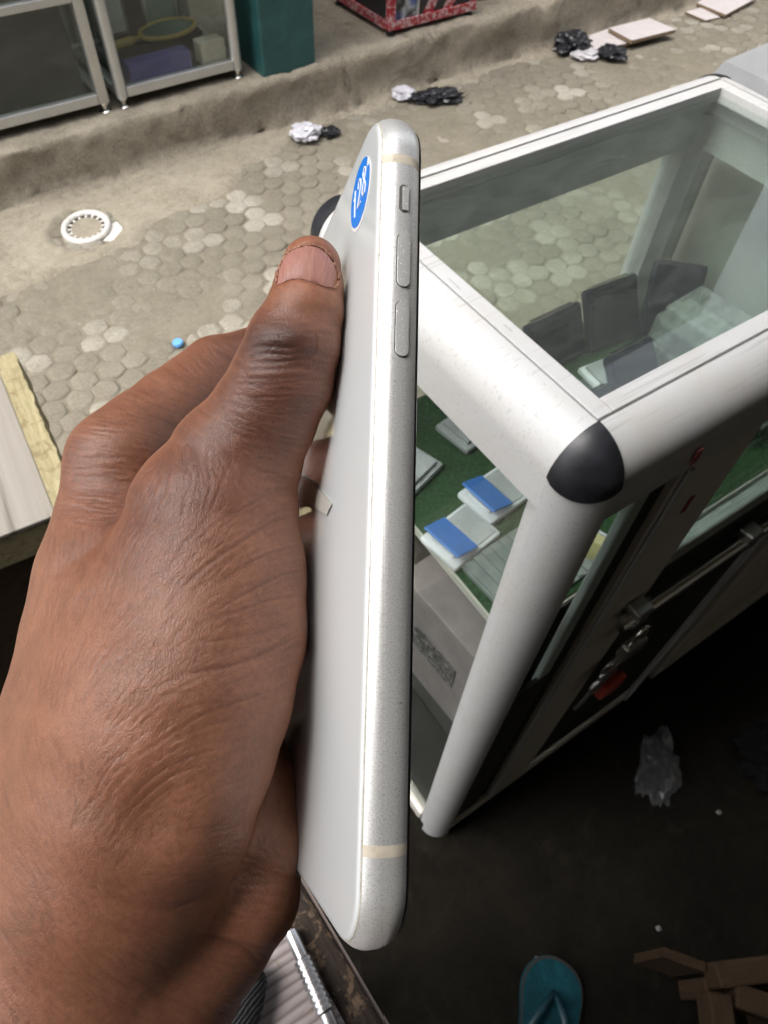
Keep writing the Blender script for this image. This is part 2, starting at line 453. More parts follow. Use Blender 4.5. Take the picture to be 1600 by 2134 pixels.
def cabinet(s0, s1, depth, height, v0, label, round_post):
    c = on_ledge('glass_cabinet', s0, v0, label, 'cabinet', None)
    w = s1 - s0; z0 = .028; fw = .030
    f = M['alu']
    for (x, y) in ((0, 0), (w, 0), (0, depth), (w, depth)):
        b = MB()
        px = x if x == 0 else x - fw; py = y if y == 0 else y - fw
        if round_post: b.tube([(px + fw / 2, py + fw / 2, z0), (px + fw / 2, py + fw / 2, z0 + height)], fw / 2 + .002, 18)
        else: b.box(px, px + fw, py, py + fw, z0, z0 + height, .003)
        b.build('post', f, c, True, 40); foot(c, px + fw / 2, py + fw / 2, z0)
    for z in (z0, z0 + .26, z0 + height - .03):
        h = .028 if z == z0 else .02
        for y in (.002, depth - fw + .002):
            MB().box(fw, w - fw, y, y + fw - .004, z, z + h, .003).build('rail', f, c)
        for x in (.002, w - fw + .002):
            MB().box(x, x + fw - .004, fw, depth - fw, z, z + h, .003).build('rail', f, c)
    MB().box(fw, w - fw, .012, .016, z0 + .028, z0 + .26).build('glass_pane', M['glass_clear'], c)
    MB().box(fw, w - fw, .012, .016, z0 + .28, z0 + height - .03).build('glass_pane', M['glass_clear'], c)
    for x in (.012, w - .016): MB().box(x, x + .004, fw, depth - fw, z0 + .028, z0 + height - .03).build('side_pane', M['glass_clear'], c)
    MB().box(.028, w - .028, .028, depth - .02, z0 + .012, z0 + .022).build('floor_panel', M['dark_panel'], c)
    MB().box(.028, w - .028, .028, depth - .02, z0 + .262, z0 + .268).build('shelf', M['glass_clear'], c)
    MB().box(fw, w - fw, depth - .012, depth - .006, z0 + .024, z0 + height - .03).build('back_panel', M['dark_panel'], c)
    MB().box(0, w, 0, depth, z0 + height, z0 + height + .02, .004).build('top', f, c)
    return c
cabinet(-1.16, -.575, .38, 1.1, .062, 'aluminium glass cabinet with dark lower panel, standing away from the teal pillar', False)
cabinet(-.545, -.125, .38, 1.1, .062, 'aluminium glass cabinet holding a green racket, next to the teal pillar', True)

# contents of the left cabinet
def wbox(name, s, v, z, w, d, h, mat, label, cat, rz=0., bev=.003):
    o = MB().box(-w / 2, w / 2, -d / 2, d / 2, 0, h, bev).build(name, mat)
    o.location = SF(s, v, z); o.rotation_euler = (0, 0, TH + rz); return tag(o, label, cat)
M['black_board'] = simple('black_board', (.017, .017, .016), .55, 0, .4, 9, .2, 40)
M['paper'] = simple('grey_white_card', (.42, .42, .40), .8, 0, .12, 30)
M['purple'] = simple('purple_blue_card', (.055, .05, .17), .6, 0, .2, 20)
M['cream'] = simple('cream_card', (.40, .36, .29), .7, 0, .18, 25)
CZ = LZ + .028 + .022
o = MB().box(-.285, .215, -.006, .006, 0, .228, .002).build('black_board', M['black_board'])
o.matrix_world = Matrix.Translation(SF(-.84, .105, CZ)) @ Matrix.Rotation(TH, 4, 'Z') @ Matrix.Rotation(math.radians(-10), 4, 'X')
tag(o, 'large black board leaning inside the aluminium cabinet away from the pillar', 'board')
for k, (s, v, w, d, h, mt, nm) in enumerate(((-1.05, .2, .10, .08, .06, 'cream', 'cream'), (-.93, .17, .09, .06, .05, 'paper', 'pale grey'), (-.78, .2, .12, .07, .045, 'cream', 'long cream'))):
    wbox('carton', s, v, LZ + .028 + .2685, w, d, h, M[mt], nm + ' carton on the glass shelf above the black board', 'box')
# contents of the right cabinet
o = wbox('flat_carton', -.385, .115, CZ, .205, .05, .052, M['purple'], 'long purple blue carton behind the front glass of the racket cabinet', 'box', .02)
o = wbox('carton', -.205, .118, CZ, .085, .05, .062, M['cream'], 'cream carton beside the purple blue carton in the racket cabinet', 'box', .05)
wbox('dark_carton', -.33, .27, CZ, .30, .12, .05, simple('brown_black_card', (.022, .018, .014), .7), 'dark brown carton under the green racket in the cabinet', 'box')
# electric racket lying on the dark carton
rk = empty('racket', SF(-.285, .235, CZ + .051), TH + .18, 'yellow rimmed green racket lying on the dark carton in the cabinet', 'racket')
M['yellow'] = simple('dull_yellow_plastic', (.30, .21, .055), .5); M['green_net'] = simple('green_mesh', (.035, .085, .055), .6, 0, .3, 60, .5, 300)
b = MB(); b.tube([(.095 * math.cos(a), .06 * math.sin(a), .014) for a in np.linspace(0, 2 * math.pi, 40, endpoint=False)], .007, 8, closed=True); b.build('rim', M['yellow'], rk, True)
b = MB(); b.prism([(.09 * math.cos(a), .055 * math.sin(a)) for a in np.linspace(0, 2 * math.pi, 36, endpoint=False)], .012, .016); b.build('mesh', M['green_net'], rk)
b = MB(); b.tube([(-.095, 0, .014), (-.125, 0, .014), (-.135, 0, .014), (-.21, 0, .014)], [.006, .007, .012, .013], 10); b.build('handle', M['yellow'], rk, True)
# framed card at the back of the right cabinet
fc = empty('framed_card', SF(-.44, .30, CZ + .03), TH, 'grey framed card standing at the back of the racket cabinet', 'card')
MB().box(-.055, .055, 0, .008, .02, .20, .002).build('frame', simple('grey_frame', (.13, .13, .125), .5), fc)
MB().box(-.044, .044, -.002, .001, .03, .19).build('sheet', M['paper'], fc)
fc2 = empty('leaflet_stand', SF(-.27, .31, CZ + .03), TH, 'pale green leaflet stand behind the racket', 'stand')
MB().box(-.05, .05, 0, .006, .02, .2, .002).build('sheet', simple('pale_green_sheet', (.16, .22, .20), .6), fc2)
MB().box(-.055, -.05, -.012, .008, .015, .2).build('side_strip', M['alu'], fc2)
MB().box(.05, .055, -.012, .008, .015, .2).build('side_strip', M['alu'], fc2)

# teal pillar
t = NT('teal_paint'); p = t.pri((.02, .085, .085), .45)
co = t.coords(); n = t.noise(co, 11, 7, .7, .4)
c = t.ramp(n, [(.3, (.012, .052, .052)), (.6, (.019, .085, .085)), (.8, (.04, .13, .13))])
w = t.ramp(t.noise(co, 30, 6, .75), [(.66, (0, 0, 0)), (.74, (1, 1, 1))]); c = t.mix(t.math('MULTIPLY', w, .35), c, (.18, .23, .21))
t.l(c, p.inputs['Base Color']); t.l(t.bump(t.noise(co, 60, 5, .6), .3, .002), p.inputs['Normal'])
M['teal'] = t.m
o = MB().box(-.072, .128, .026, .23, LZ - .01, 2.5, .008).build('pillar', M['teal']); at_st(o)
tag(o, 'square teal painted pillar standing on the cement ledge', 'pillar')

# red framed glass crate
t = NT('printed_red_white'); p = t.pri((.3, .02, .03), .5)
co = t.coords(); n = t.noise(co, 55, 4, .7, .8)
t.l(t.ramp(n, [(.40, (.28, .012, .022)), (.50, (.30, .02, .03)), (.56, (.50, .40, .40)), (.7, (.34, .10, .12))]), p.inputs['Base Color']); M['redprint'] = t.m
M['red'] = simple('red_paint', (.33, .012, .025), .4, 0, .2, 30)
t = NT('poster_print'); p = t.pri((.1, .1, .1), .35); co = t.coords()
v = t.n('ShaderNodeTexVoronoi'); v.inputs['Scale'].default_value = 16; t.l(co, v.inputs['Vector'])
n = t.noise(co, 12, 5, .7, 2)
t.l(t.mix(t.ramp(n, [(.42, (0, 0, 0)), (.55, (1, 1, 1))]), (.015, .015, .018), t.ramp(v.outputs['Distance'], [(.2, (.05, .09, .28)), (.5, (.35, .37, .38)), (.8, (.10, .10, .12))])), p.inputs['Base Color']); M['poster'] = t.m
cr_ = on_ledge('display_crate', .445, .052, 'red framed display crate with printed panels standing on the ledge', 'display crate')
W_, D_, H_ = .40, .36, .5; z0 = .03; r_ = .026
for (x, y) in ((0, 0), (W_ - r_, 0), (0, D_ - r_), (W_ - r_, D_ - r_)): MB().box(x, x + r_, y, y + r_, z0, z0 + H_, .003).build('post', M['redprint'], cr_)
for z in (z0, z0 + H_ - r_):
    MB().box(r_, W_ - r_, .001, r_ - .001, z, z + r_).build('rail', M['redprint'], cr_); MB().box(r_, W_ - r_, D_ - r_ + .001, D_ - .001, z, z + r_).build('rail', M['redprint'], cr_)
    for x in (0, W_ - r_): MB().box(x + .001, x + r_ - .001, r_, D_ - r_, z, z + r_).build('rail', M['redprint'], cr_)
MB().box(r_, .125, .010, .014, z0 + r_, z0 + H_ - r_).build('poster_panel', M['poster'], cr_)
MB().box(.125, .13, .004, .02, z0 + r_, z0 + H_ - r_).build('divider', M['alu'], cr_)
MB().box(.13, W_ - r_, .010, .014, z0 + r_, z0 + H_ - r_).build('dark_panel', M['black'], cr_)
for k, (a, bq) in enumerate((((.15, .0), (.3, .22)), ((.24, .0), (.36, .16)))):
    b = MB(); b.prism([(a[0], z0 + r_ + a[1]), (a[0] + .045, z0 + r_ + a[1]), (bq[0] + .045, z0 + r_ + bq[1]), (bq[0], z0 + r_ + bq[1])], -.0092, -.0085, Matrix.Rotation(math.radians(90), 4, 'X')); b.build('stripe', M['redprint'], cr_)
MB().box(.010, .014, r_, D_ - r_, z0 + r_, z0 + H_ - r_).build('side_panel', M['black'], cr_)
MB().box(r_, W_ - r_, r_, D_ - r_, z0 + .003, z0 + .02).build('floor_panel', M['black'], cr_)
for (x, y) in ((.02, .02), (W_ - .02, .02), (.02, D_ - .02), (W_ - .02, D_ - .02)):
    b = MB(); b.lathe([(.014, 0), (.016, .003), (.016, .016), (.010, .02), (.010, z0 + .001)], 12, Matrix.Translation((x, y, 0))); b.build('foot', M['black'], cr_, True, 40)

# pair of brown shoes on the ledge beside the crate
M['tan'] = simple('brown_leather', (.19, .075, .035), .45, 0, .25, 30, .2, 120); M['sole'] = simple('black_sole', (.012, .011, .010), .7)
def shoe(s, v, rz, label):
    e = on_ledge('shoe', s, v, label, 'shoe', None, rz, LZ + .016)
    b = MB(); rings = []; n = 9
    secs = [(0, .022, .035), (.02, .034, .05), (.06, .038, .062), (.11, .040, .058), (.16, .045, .045), (.20, .046, .036), (.235, .038, .028), (.255, .020, .020)]
    seg = 12
    for y, w, h in secs:
        for k in range(seg):
            a = 2 * math.pi * k / seg; b.v.append((w * math.cos(a), .13 - y, .016 + max(0, math.sin(a)) * h + min(0, math.sin(a)) * .004))
    for i in range(len(secs) - 1):
        for k in range(seg): b.f.append((i * seg + k, i * seg + (k + 1) % seg, (i + 1) * seg + (k + 1) % seg, (i + 1) * seg + k))
    b.f.append(tuple(range(seg))); b.f.append(tuple((len(secs) - 1) * seg + k for k in range(seg)))
    b.build('upper', M['tan'], e, True)
    b = MB(); poly = [(w * 1.06, .13 - y) for y, w, h in secs] + [(-w * 1.06, .13 - y) for y, w, h in reversed(secs)]
    b.prism(poly, 0, .014); b.build('sole', M['sole'], e)
shoe(.955, .265, .08, 'brown shoe on the ledge next to the red framed crate')
shoe(1.085, .235, -.05, 'brown shoe on the ledge, farther from the red framed crate')

# ================================================================== STREET LITTER
def crumple(name, loc, size, mat, label, cat, seed, flat=.6, sub=4, rz=0., amp=.35):
    bm = bmesh.new(); bmesh.ops.create_icosphere(bm, subdivisions=sub, radius=1.0)
    for q in bm.verts:
        n = q.co.normalized(); p = n * 1.7 + Vector((seed * 3.1, seed * 1.7, 0))
        cell = mnoise.cell_vector(p * 1.6)
        r = 1 + amp * mnoise.fractal(p, 1, 2, 2) - amp * .8 * abs(mnoise.noise(p * 1.9)) + amp * .22 * abs(mnoise.noise(p * 4.1))
        q.co = n * r
        q.co.x *= size[0]; q.co.y *= size[1]; q.co.z *= size[2]
    zmin = min(q.co.z for q in bm.verts)
    cut = zmin * (1 - flat * .5)
    for q in bm.verts:
        if q.co.z < cut: q.co.z = cut + (q.co.z - cut) * .06
    z0 = min(q.co.z for q in bm.verts)
    for q in bm.verts: q.co.z -= z0
    me = bpy.data.meshes.new(name); bm.to_mesh(me); bm.free()
    o = link(name, me, mat, None, True, 28); o.location = loc; o.rotation_euler = (0, 0, rz)
    return tag(o, label, cat)
M['white_bag'] = simple('white_polythene', (.50, .49, .53), .3, 0, .1, 30, .3, 60, .002)
M['clear_bag'] = simple('milky_polythene', (.48, .47, .48), .22, 0, .1, 30, .3, 60, .002)
M['black_bag'] = simple('black_polythene', (.014, .0145, .018), .28, 0, .2, 30, .4, 60, .003)
def litter(u, v, size, mat, label, seed, cat='bag', **kw):
    size = (size[0] * 1.05, size[1] * 1.05, size[2] * .55)
    return crumple('plastic_bag', onz(u, v, .003), size, M[mat], label, cat, seed, **kw)
litter(640, 288, (.05, .042, .045), 'white_bag', 'crumpled white plastic bag lying at the foot of the ledge', 1, rz=.5, amp=.5)
litter(686, 278, (.038, .03, .022), 'black_bag', 'small crumpled black bag touching the lone white bag', 2)
litter(838, 203, (.042, .034, .036), 'white_bag', 'small pale plastic bag tucked against a twisted black bag', 3, rz=.2)
litter(908, 209, (.085, .045, .04), 'black_bag', 'twisted shiny black bag with a pale bag at its end', 4, rz=.3, amp=.55)
litter(1189, 104, (.072, .06, .06), 'black_bag', 'crumpled black bag at the end of the white boards beside the ledge', 5, amp=.5)
litter(1216, 118, (.058, .042, .03), 'clear_bag', 'milky clear plastic bag in front of the white boards', 6)
litter(1274, 118, (.06, .05, .034), 'black_bag', 'flattened black bag under the edge of the white boards', 7, amp=.5)
M['board_white'] = simple('white_board', (.48, .44, .43), .7, 0, .06, 20); M['board_edge'] = simple('brown_card_edge', (.20, .14, .085), .85)
def sheet(px, z, th, label, cat='board', lift=0.):
    pts = [onz(u, v, z) for u, v in px]; cen = sum(pts, Vector()) / len(pts)
    e = bpy.data.objects.new('white_board', None); col.objects.link(e); e.location = (cen.x, cen.y, z); tag(e, label, cat)
    b = MB(); poly = [((q - cen).x, (q - cen).y) for q in pts]
    b.prism(poly, -th, 0); b.build('board', M['board_edge'], e)
    b = MB(); b.prism(poly, .0004, .0014); b.build('white_face', M['board_white'], e)
sheet([(1214, 78), (1272, 58), (1330, 82), (1245, 106)], .018, .012, 'white board lying partly under another board on the pavement')
sheet([(1268, 58), (1352, 37), (1408, 61), (1316, 84)], .036, .012, 'white board resting on top of a similar board by the ledge')
sheet([(1452, 5), (1500, -22), (1578, -6), (1512, 30)], .02, .010, 'torn white board lying on the pavement away from the bags')
sheet([(1428, 24), (1460, 15), (1500, 35), (1470, 42)], .008, .006, 'small torn brown and white board scrap on the pavement')
# bottle cap
b = MB(); b.lathe([(.0125, 0), (.0135, .002), (.0135, .009), (.012, .011), (.004, .0115)], 18)
o = b.build('bottle_cap', simple('light_blue_plastic', (.13, .34, .66), .4), None, True, 40); o.location = onz(372, 718, .001); tag(o, 'small light blue bottle cap lying on the pavers', 'bottle cap')

# floor drain
dr = empty('floor_drain', SF(-.815, -.214, -.012), TH - .4, 'white plastic floor drain set in the cement beside the ledge', 'drain')
dr.rotation_euler = (math.radians(5), math.radians(-5), TH)
M['pvc'] = simple('dirty_white_plastic', (.56, .54, .50), .55, 0, .15, 60)
b = MB(); b.tube([(.062 * math.cos(a), .062 * math.sin(a), .018) for a in np.linspace(0, 2 * math.pi, 44, endpoint=False)], .0095, 8, closed=True); b.build('rim', M['pvc'], dr, True)
b = MB(); b.lathe([(.045, .004), (.047, .010), (.044, .017), (.02, .0185), (.002, .019)], 30); b.build('grate', M['apron'], dr, True, 40)
for k in range(16):
    a = 2 * math.pi * k / 16
    MB().box(.042, .058, -.0028, .0028, .012, .0185, 0, Matrix.Rotation(a, 4, 'Z')).build('slat', M['pvc'], dr)
b = MB(); b.prism([(.075 * math.cos(a) * q, .075 * math.sin(a) * q) for q, a in [(1, -1.35), (1.25, -1.2), (1.4, -.9), (1.35, -.55), (1.15, -.25), (.95, -.3), (.93, -.8), (.95, -1.2)]], .004, .014); b.build('broken_flange', M['pvc'], dr)
# ================================================================== DISPLAY CASE
c0, c1, zc, QR = .015, .0165, .906, .029
CX1, CY1 = .417, .272                  # far corner of the rounded frame
case = empty('display_case', CO, CA, 'white framed glass display case with black rounded corner caps', 'display case')
def qprofile(inner=.0135):
    """(p, q): p inward from the round centre, q up from it"""
    pr = [(-.0002, QR), (-.0002, QR - .004), (.002, QR - .004), (.002, -.031), (-QR, -.031)]
    pr += [(-QR * math.cos(a), QR * math.sin(a)) for a in np.linspace(0, math.pi / 2, 13)[:-1]]
    return pr
def rail(name, axis, a, b_, side):
    pr = qprofile(); vs = []
    for t_ in (a, b_):
        for p_, q_ in pr:
            if axis == 'y': x = c0 + p_ if side < 0 else CX1 - p_; vs.append((x, t_, zc + q_))
            else: y = c1 + p_ if side < 0 else CY1 - p_; vs.append((t_, y, zc + q_))
    n = len(pr); b = MB()
    b.add(vs, [tuple(range(n)), tuple(range(2 * n - 1, n - 1, -1))] + [(i, (i + 1) % n, n + (i + 1) % n, n + i) for i in range(n)])
    return b.build(name, M['white_alu'], case, True, 30)
for sd_ in (-1, 1): rail('top_rail', 'y', c1, CY1, sd_); rail('top_rail', 'x', c0, CX1, sd_)
GW, FI = .0017, .0135           # groove width, inner edge of the flat glazing strip
for x0_, x1_ in ((c0 + GW, c0 + FI), (CX1 - FI, CX1 - GW)): MB().box(x0_, x1_, c1 + GW, CY1 - GW, zc + QR - .013, zc + QR, .0006).build('glazing_strip', M['white_alu'], case)
for y0_, y1_ in ((c1 + GW, c1 + FI), (CY1 - FI, CY1 - GW)): MB().box(c0 + FI + .0004, CX1 - FI - .0004, y0_, y1_, zc + QR - .0131, zc + QR - .0001, .0006).build('glazing_strip', M['white_alu'], case)
def post(x, y, dx, dy):
    """quarter-round post; dx, dy point inward"""
    prof = [(0, 0)] + [(-QR * math.cos(a), -QR * math.sin(a)) for a in np.linspace(0, math.pi / 2, 13)]
    prof = [(.012, -QR + .006), (.012, 0), (0.0, .012), (-QR + .006, .012), (-QR + .006, .0)] + [(-QR * math.cos(a), -QR * math.sin(a)) for a in np.linspace(0, math.pi / 2, 13)] + [(0, -QR + .006)]
    b = MB(); b.prism([(x + p_ * dx, y + q_ * dy) for p_, q_ in prof], .0, zc)
    b.build('corner_post', M['white_alu'], case, True, 40)
def capmesh(x, y, dx, dy):
    b = MB(); n = 12; R = QR + .0012
    for i in range(n + 1):
        a = math.pi / 2 * i / n
        for j in range(n + 1):
            t_ = math.pi / 2 * max(0, j - 1) / (n - 1); dz_ = -.007 * math.sin(a * 2) ** .6 if j == 0 else 0
            b.v.append((x - dx * R * math.cos(t_) * math.cos(a), y - dy * R * math.cos(t_) * math.sin(a), zc + R * math.sin(t_) + dz_))
    for i in range(n):
        for j in range(n): a = i * (n + 1) + j; b.f.append((a, a + n + 1, a + n + 2, a + 1))
    ce = len(b.v); b.v.append((x, y, zc))
    for i in range(n): b.f.append((i * (n + 1), (i + 1) * (n + 1), ce)); 
    for j in range(n): b.f.append((j, j + 1, ce)); b.f.append((n * (n + 1) + j, n * (n + 1) + j + 1, ce))
    return b.build('corner_cap', M['rubber'], case, True, 50)
for (x, y, dx, dy) in ((c0, c1, 1, 1), (CX1, c1, -1, 1), (c0, CY1, 1, -1), (CX1, CY1, -1, -1)):
    post(x, y, dx, dy); capmesh(x, y, dx, dy)
# glass
MB().box(c0 + .012, CX1 - .012, c1 + .012, CY1 - .012, zc + QR - .0115, zc + QR - .0065).build('top_pane', M['glass'], case)
MB().box(-.006, -.001, c1 + .012, CY1 - .012, .03, zc - .03).build('side_pane', M['glass_clear'], case)
MB().box(CX1 + .016, CX1 + .021, c1 + .012, CY1 - .012, .03, zc - .03).build('side_pane', M['glass_clear'], case)
MB().box(c0 + .012, CX1 - .012, CY1 + .012, CY1 + .017, .03, zc - .03).build('back_pane', M['glass_clear'], case)
# bottom rails
for y in (c1 - .026, CY1 + .002): MB().box(c0 + .0005, CX1 - .0005, y, y + .024, .004, .036, .004).build('bottom_rail', M['beige_alu'], case)
for x in (c0 - .026, CX1 + .002): MB().box(x, x + .024, c1 + .013, CY1 - .013, .004, .036, .004).build('bottom_rail', M['beige_alu'], case)
# turf-covered shelf and lower boards
t = NT('green_turf_mat'); p = t.pri((.02, .07, .02), .9); co = t.coords()
t.l(t.ramp(t.noise(co, 260, 4, .7), [(.3, (.012, .045, .013)), (.55, (.032, .095, .030)), (.75, (.075, .15, .07))]), p.inputs['Base Color'])
t.l(t.bump(t.noise(co, 420, 4, .8), 1., .004), p.inputs['Normal']); M['turf'] = t.m
SHZ = .684
MB().box(.004, CX1 + .010, .012, CY1 + .008, SHZ - .012, SHZ - .003).build('shelf', M['beige_alu'], case)
MB().box(.006, CX1 + .008, .014, CY1 + .006, SHZ - .0028, SHZ).build('turf_mat', M['turf'], case)
MB().box(.004, CX1 + .010, .012, CY1 + .008, .36, .372).build('shelf', M['dark_panel'], case)
MB().box(.004, CX1 + .010, .002, CY1 + .008, .038, .052).build('base_board', M['dark_panel'], case)
MB().box(.02, CX1 - .002, CY1 + .0005, CY1 + .0055, .06, SHZ - .02).build('lower_back_board', M['dark_panel'], case)
# sliding doors on the shopkeeper's side
FY = -.008
MB().box(.062, .077, FY + .004, FY + .012, .04, .872, .002).build('glass_edge_strip', simple('pale_green_edge', (.34, .39, .36), .35), case)
MB().box(.0775, .096, FY + .006, FY + .010, .04, .872).build('dark_slot_strip', M['blackgap'], case)  # black strip added for the darkness inside the open slot
st = MB().box(.0965, .175, FY - .002, FY + .012, .04, .872, .003).build('door_stile', M['beige_alu'], case)
MB().box(.0965, .101, FY - .0045, FY - .0025, .045, .868).build('edge_bead', M['white_alu'], st)
MB().box(.1755, CX1 - .002, FY + .004, FY + .009, .70, .872).build('door_pane', M['glass_clear'], case)
MB().box(.1755, CX1 - .002, FY - .001, FY + .012, .672, .698, .002).build('door_rail', simple('grey_green_alu', (.33, .36, .34), .35, .3), case)
b = MB(); b.tube([(.125, FY - .012, .628), (CX1 + .02, FY - .012, .628)], .0075, 12); b.build('lock_bar', M['chrome'], case, True, 40)
MB().box(.1755, CX1 - .002, FY + .002, FY + .010, .06, .670).build('lower_panel', M['dark_panel'], case)
for k, x in enumerate((.14, .30)): MB().box(x, x + .02, FY - .02, FY - .0025, .615, .642, .002).build('bar_bracket', M['steel'], case)
MB().box(.02, .0755, FY + .003, FY + .008, .04, .55).build('lower_panel', M['dark_panel'], case)
# red marks on the white paint
MB().box(.083, .089, -.0148, -.0138, .885, .898).build('red_mark', simple('red_smear', (.28, .07, .07), .6), case)
MB().box(.128, .133, FY - .0030, FY - .0022, .795, .815).build('red_mark', simple('red_smear_dark', (.22, .04, .03), .6), case)
# scuffs: chipped white spots
for (x, y, w, h) in ((.02, .15, .001, .012), (.022, .10, .0012, .008)): MB().box(x, x + w, y, y + h, zc + QR - .0002, zc + QR + .0002).build('scuff', simple('grey_scuff', (.32, .32, .32), .6), case)

def in_case(o, x, y, z, rz=0.): o.location = CF(x, y, z); o.rotation_euler = (0, 0, CA + rz); return o
M['white_pl'] = simple('white_plastic', (.66, .67, .70), .35, 0, .05, 30); M['blue_pl'] = simple('blue_film', (.05, .19, .58), .3, 0, .12, 30)
M['grey_pl'] = simple('grey_translucent_plastic', (.36, .37, .38), .35, 0, .15, 40)
def gadget(x, y, rz, mat, film, label):
    e = empty('earphone_case', CF(x, y, SHZ), CA + rz, label, 'gadget box')
    b = MB(); b.box(-.030, .030, -.023, .023, 0, .008, .003); b.build('tray', mat, e, True, 40)
    if film:
        b = MB(); b.box(-.030, -.001, -.021, .021, .0, .0028, .001, Matrix.Translation((0, 0, .0105)) @ Matrix.Rotation(math.radians(20), 4, 'Y')); b.build('blue_plate', M['blue_pl'], e)
        MB().box(-.024, -.010, -.014, .014, .0082, .0112, .001).build('prop', M['white_pl'], e)
        MB().box(.003, .0265, -.019, .019, .0082, .0094, .0004).build('clear_lid', M['grey_pl'], e)
    else: MB().box(-.024, .024, -.018, .018, .0082, .0125, .001).build('lid', M['grey_pl'], e)
gadget(.030, .112, .15, M['white_pl'], True, 'white gadget box with blue film, alone near the side pane of the case')
gadget(.088, .132, .10, M['white_pl'], True, 'white gadget box with blue film standing between its twin and the grey boxes')
gadget(.122, .214, .15, M['grey_pl'], False, 'grey gadget box on the turf behind the two blue filmed boxes')
gadget(.300, .192, -.1, M['white_pl'], False, 'white gadget box on the turf in front of the leaning black phones')
gadget(.222, .190, .1, M['grey_pl'], False, 'grey gadget box on the turf at the foot of a leaning black phone')
gadget(.262, .095, .4, M['white_pl'], True, 'white gadget box with blue film under the long front rail')
gadget(.012 + .02, .2, .3, M['grey_pl'], False, 'grey gadget box pressed against the side pane of the case')
# tape roll
tr = empty('tape_roll', CF(.150, .045, SHZ), CA, 'roll of yellowish clear tape lying on the green turf', 'tape')
b = MB(); prof = [(.030, 0), (.040, 0), (.041, .002), (.041, .028), (.040, .030), (.030, .030)]
seg = 40; n = len(prof)
for r_, z_ in prof:
    for k in range(seg): a = 2 * math.pi * k / seg; b.v.append((r_ * math.cos(a), r_ * math.sin(a), z_))
for i in range(n):
    for k in range(seg): j = (i + 1) % n; b.f.append((i * seg + k, i * seg + (k + 1) % seg, j * seg + (k + 1) % seg, j * seg + k))
b.build('tape', simple('yellowish_tape', (.38, .36, .17), .3, 0, .1, 40), tr, True, 40)
b = MB(); prof = [(.0265, .001), (.0297, .001), (.0297, .0305), (.0265, .0305)]; n = 4
for r_, z_ in prof:
    for k in range(seg): a = 2 * math.pi * k / seg; b.v.append((r_ * math.cos(a), r_ * math.sin(a), z_))
for i in range(n):
    for k in range(seg): j = (i + 1) % n; b.f.append((i * seg + k, i * seg + (k + 1) % seg, j * seg + (k + 1) % seg, j * seg + k))
b.build('core', M['grey_pl'], tr, True, 40)
# black phones leaning along the back glass
M['phone_black'] = simple('black_phone_glass', (.010, .013, .024), .12, 0, .2, 30); M['navy'] = simple('navy_case', (.008, .012, .028), .4)
def leaner(x, y, rz, tilt, w, h, label):
    e = bpy.data.objects.new('leaning_phone', None); col.objects.link(e); tag(e, label, 'phone')
    e.matrix_world = Matrix.Translation(CF(x, y, SHZ + .001)) @ Matrix.Rotation(CA + rz, 4, 'Z') @ Matrix.Rotation(math.radians(tilt), 4, 'X')
    b = MB(); b.box(-w / 2, w / 2, -.005, .005, 0, h, .004); b.build('body', M['navy'], e, True, 40)
    MB().box(-w / 2 + .004, w / 2 - .004, -.0066, -.0052, .005, h - .005).build('screen', M['phone_black'], e)
    MB().box(-w / 2 + .01, w / 2 - .01, -.004, .004, h + .0002, h + .0012).build('edge_trim', M['chrome'], e)
leaner(.175, .238, .05, -30, .088, .048, 'black phone leaning low on the back pane, nearest the side pane')
leaner(.262, .236, .02, -28, .080, .060, 'black phone leaning on the back pane beside the lowest one')
leaner(.342, .230, -.06, -30, .076, .070, 'black phone leaning on the back pane, between its neighbour and the corner post')
leaner(.395, .205, -.75, -34, .060, .085, 'black phone turned askew at the far corner post of the case')
leaner(.300, .150, .02, -38, .068, .060, 'black phone tilted on the turf in the middle of the case')
leaner(.225, .125, .06, -40, .062, .055, 'black phone tilted on the turf beside the tape roll')
# stack of clear boxes added to give whitish reflection lines
M['clear_pl'] = glass_mat('clear_box_plastic', (.84, .88, .87), .5, .1)
for k, (x, y, z, w, d, h) in enumerate(((.375, .12, SHZ, .06, .16, .03), (.378, .125, SHZ + .0305, .055, .15, .03), (.372, .118, SHZ + .061, .06, .14, .025))):
    o = MB().box(-w / 2, w / 2, -d / 2, d / 2, 0, h, .003).build('reflection_box', M['clear_pl']); in_case(o, x, y, z, .06 * k - .05)
    tag(o, ('lowest', 'middle', 'topmost')[k] + ' clear plastic box of a stack added to give reflections beside the far pane', 'box')
# grey perforated tray in the near corner
tray = empty('perforated_tray', CF(.066, .055, SHZ), CA + .06, 'grey perforated tray in the near corner of the shelf', 'tray')
M['tray'] = simple('grey_tray', (.20, .225, .215), .5, 0, .2, 60)
MB().box(-.052, .052, -.036, .036, .0, .004).build('base', M['tray'], tray)
for i in range(10):
    MB().box(-.050 + i * .0105, -.0455 + i * .0105, -.035, .035, .0042, .0068).build('slat', M['tray'], tray)
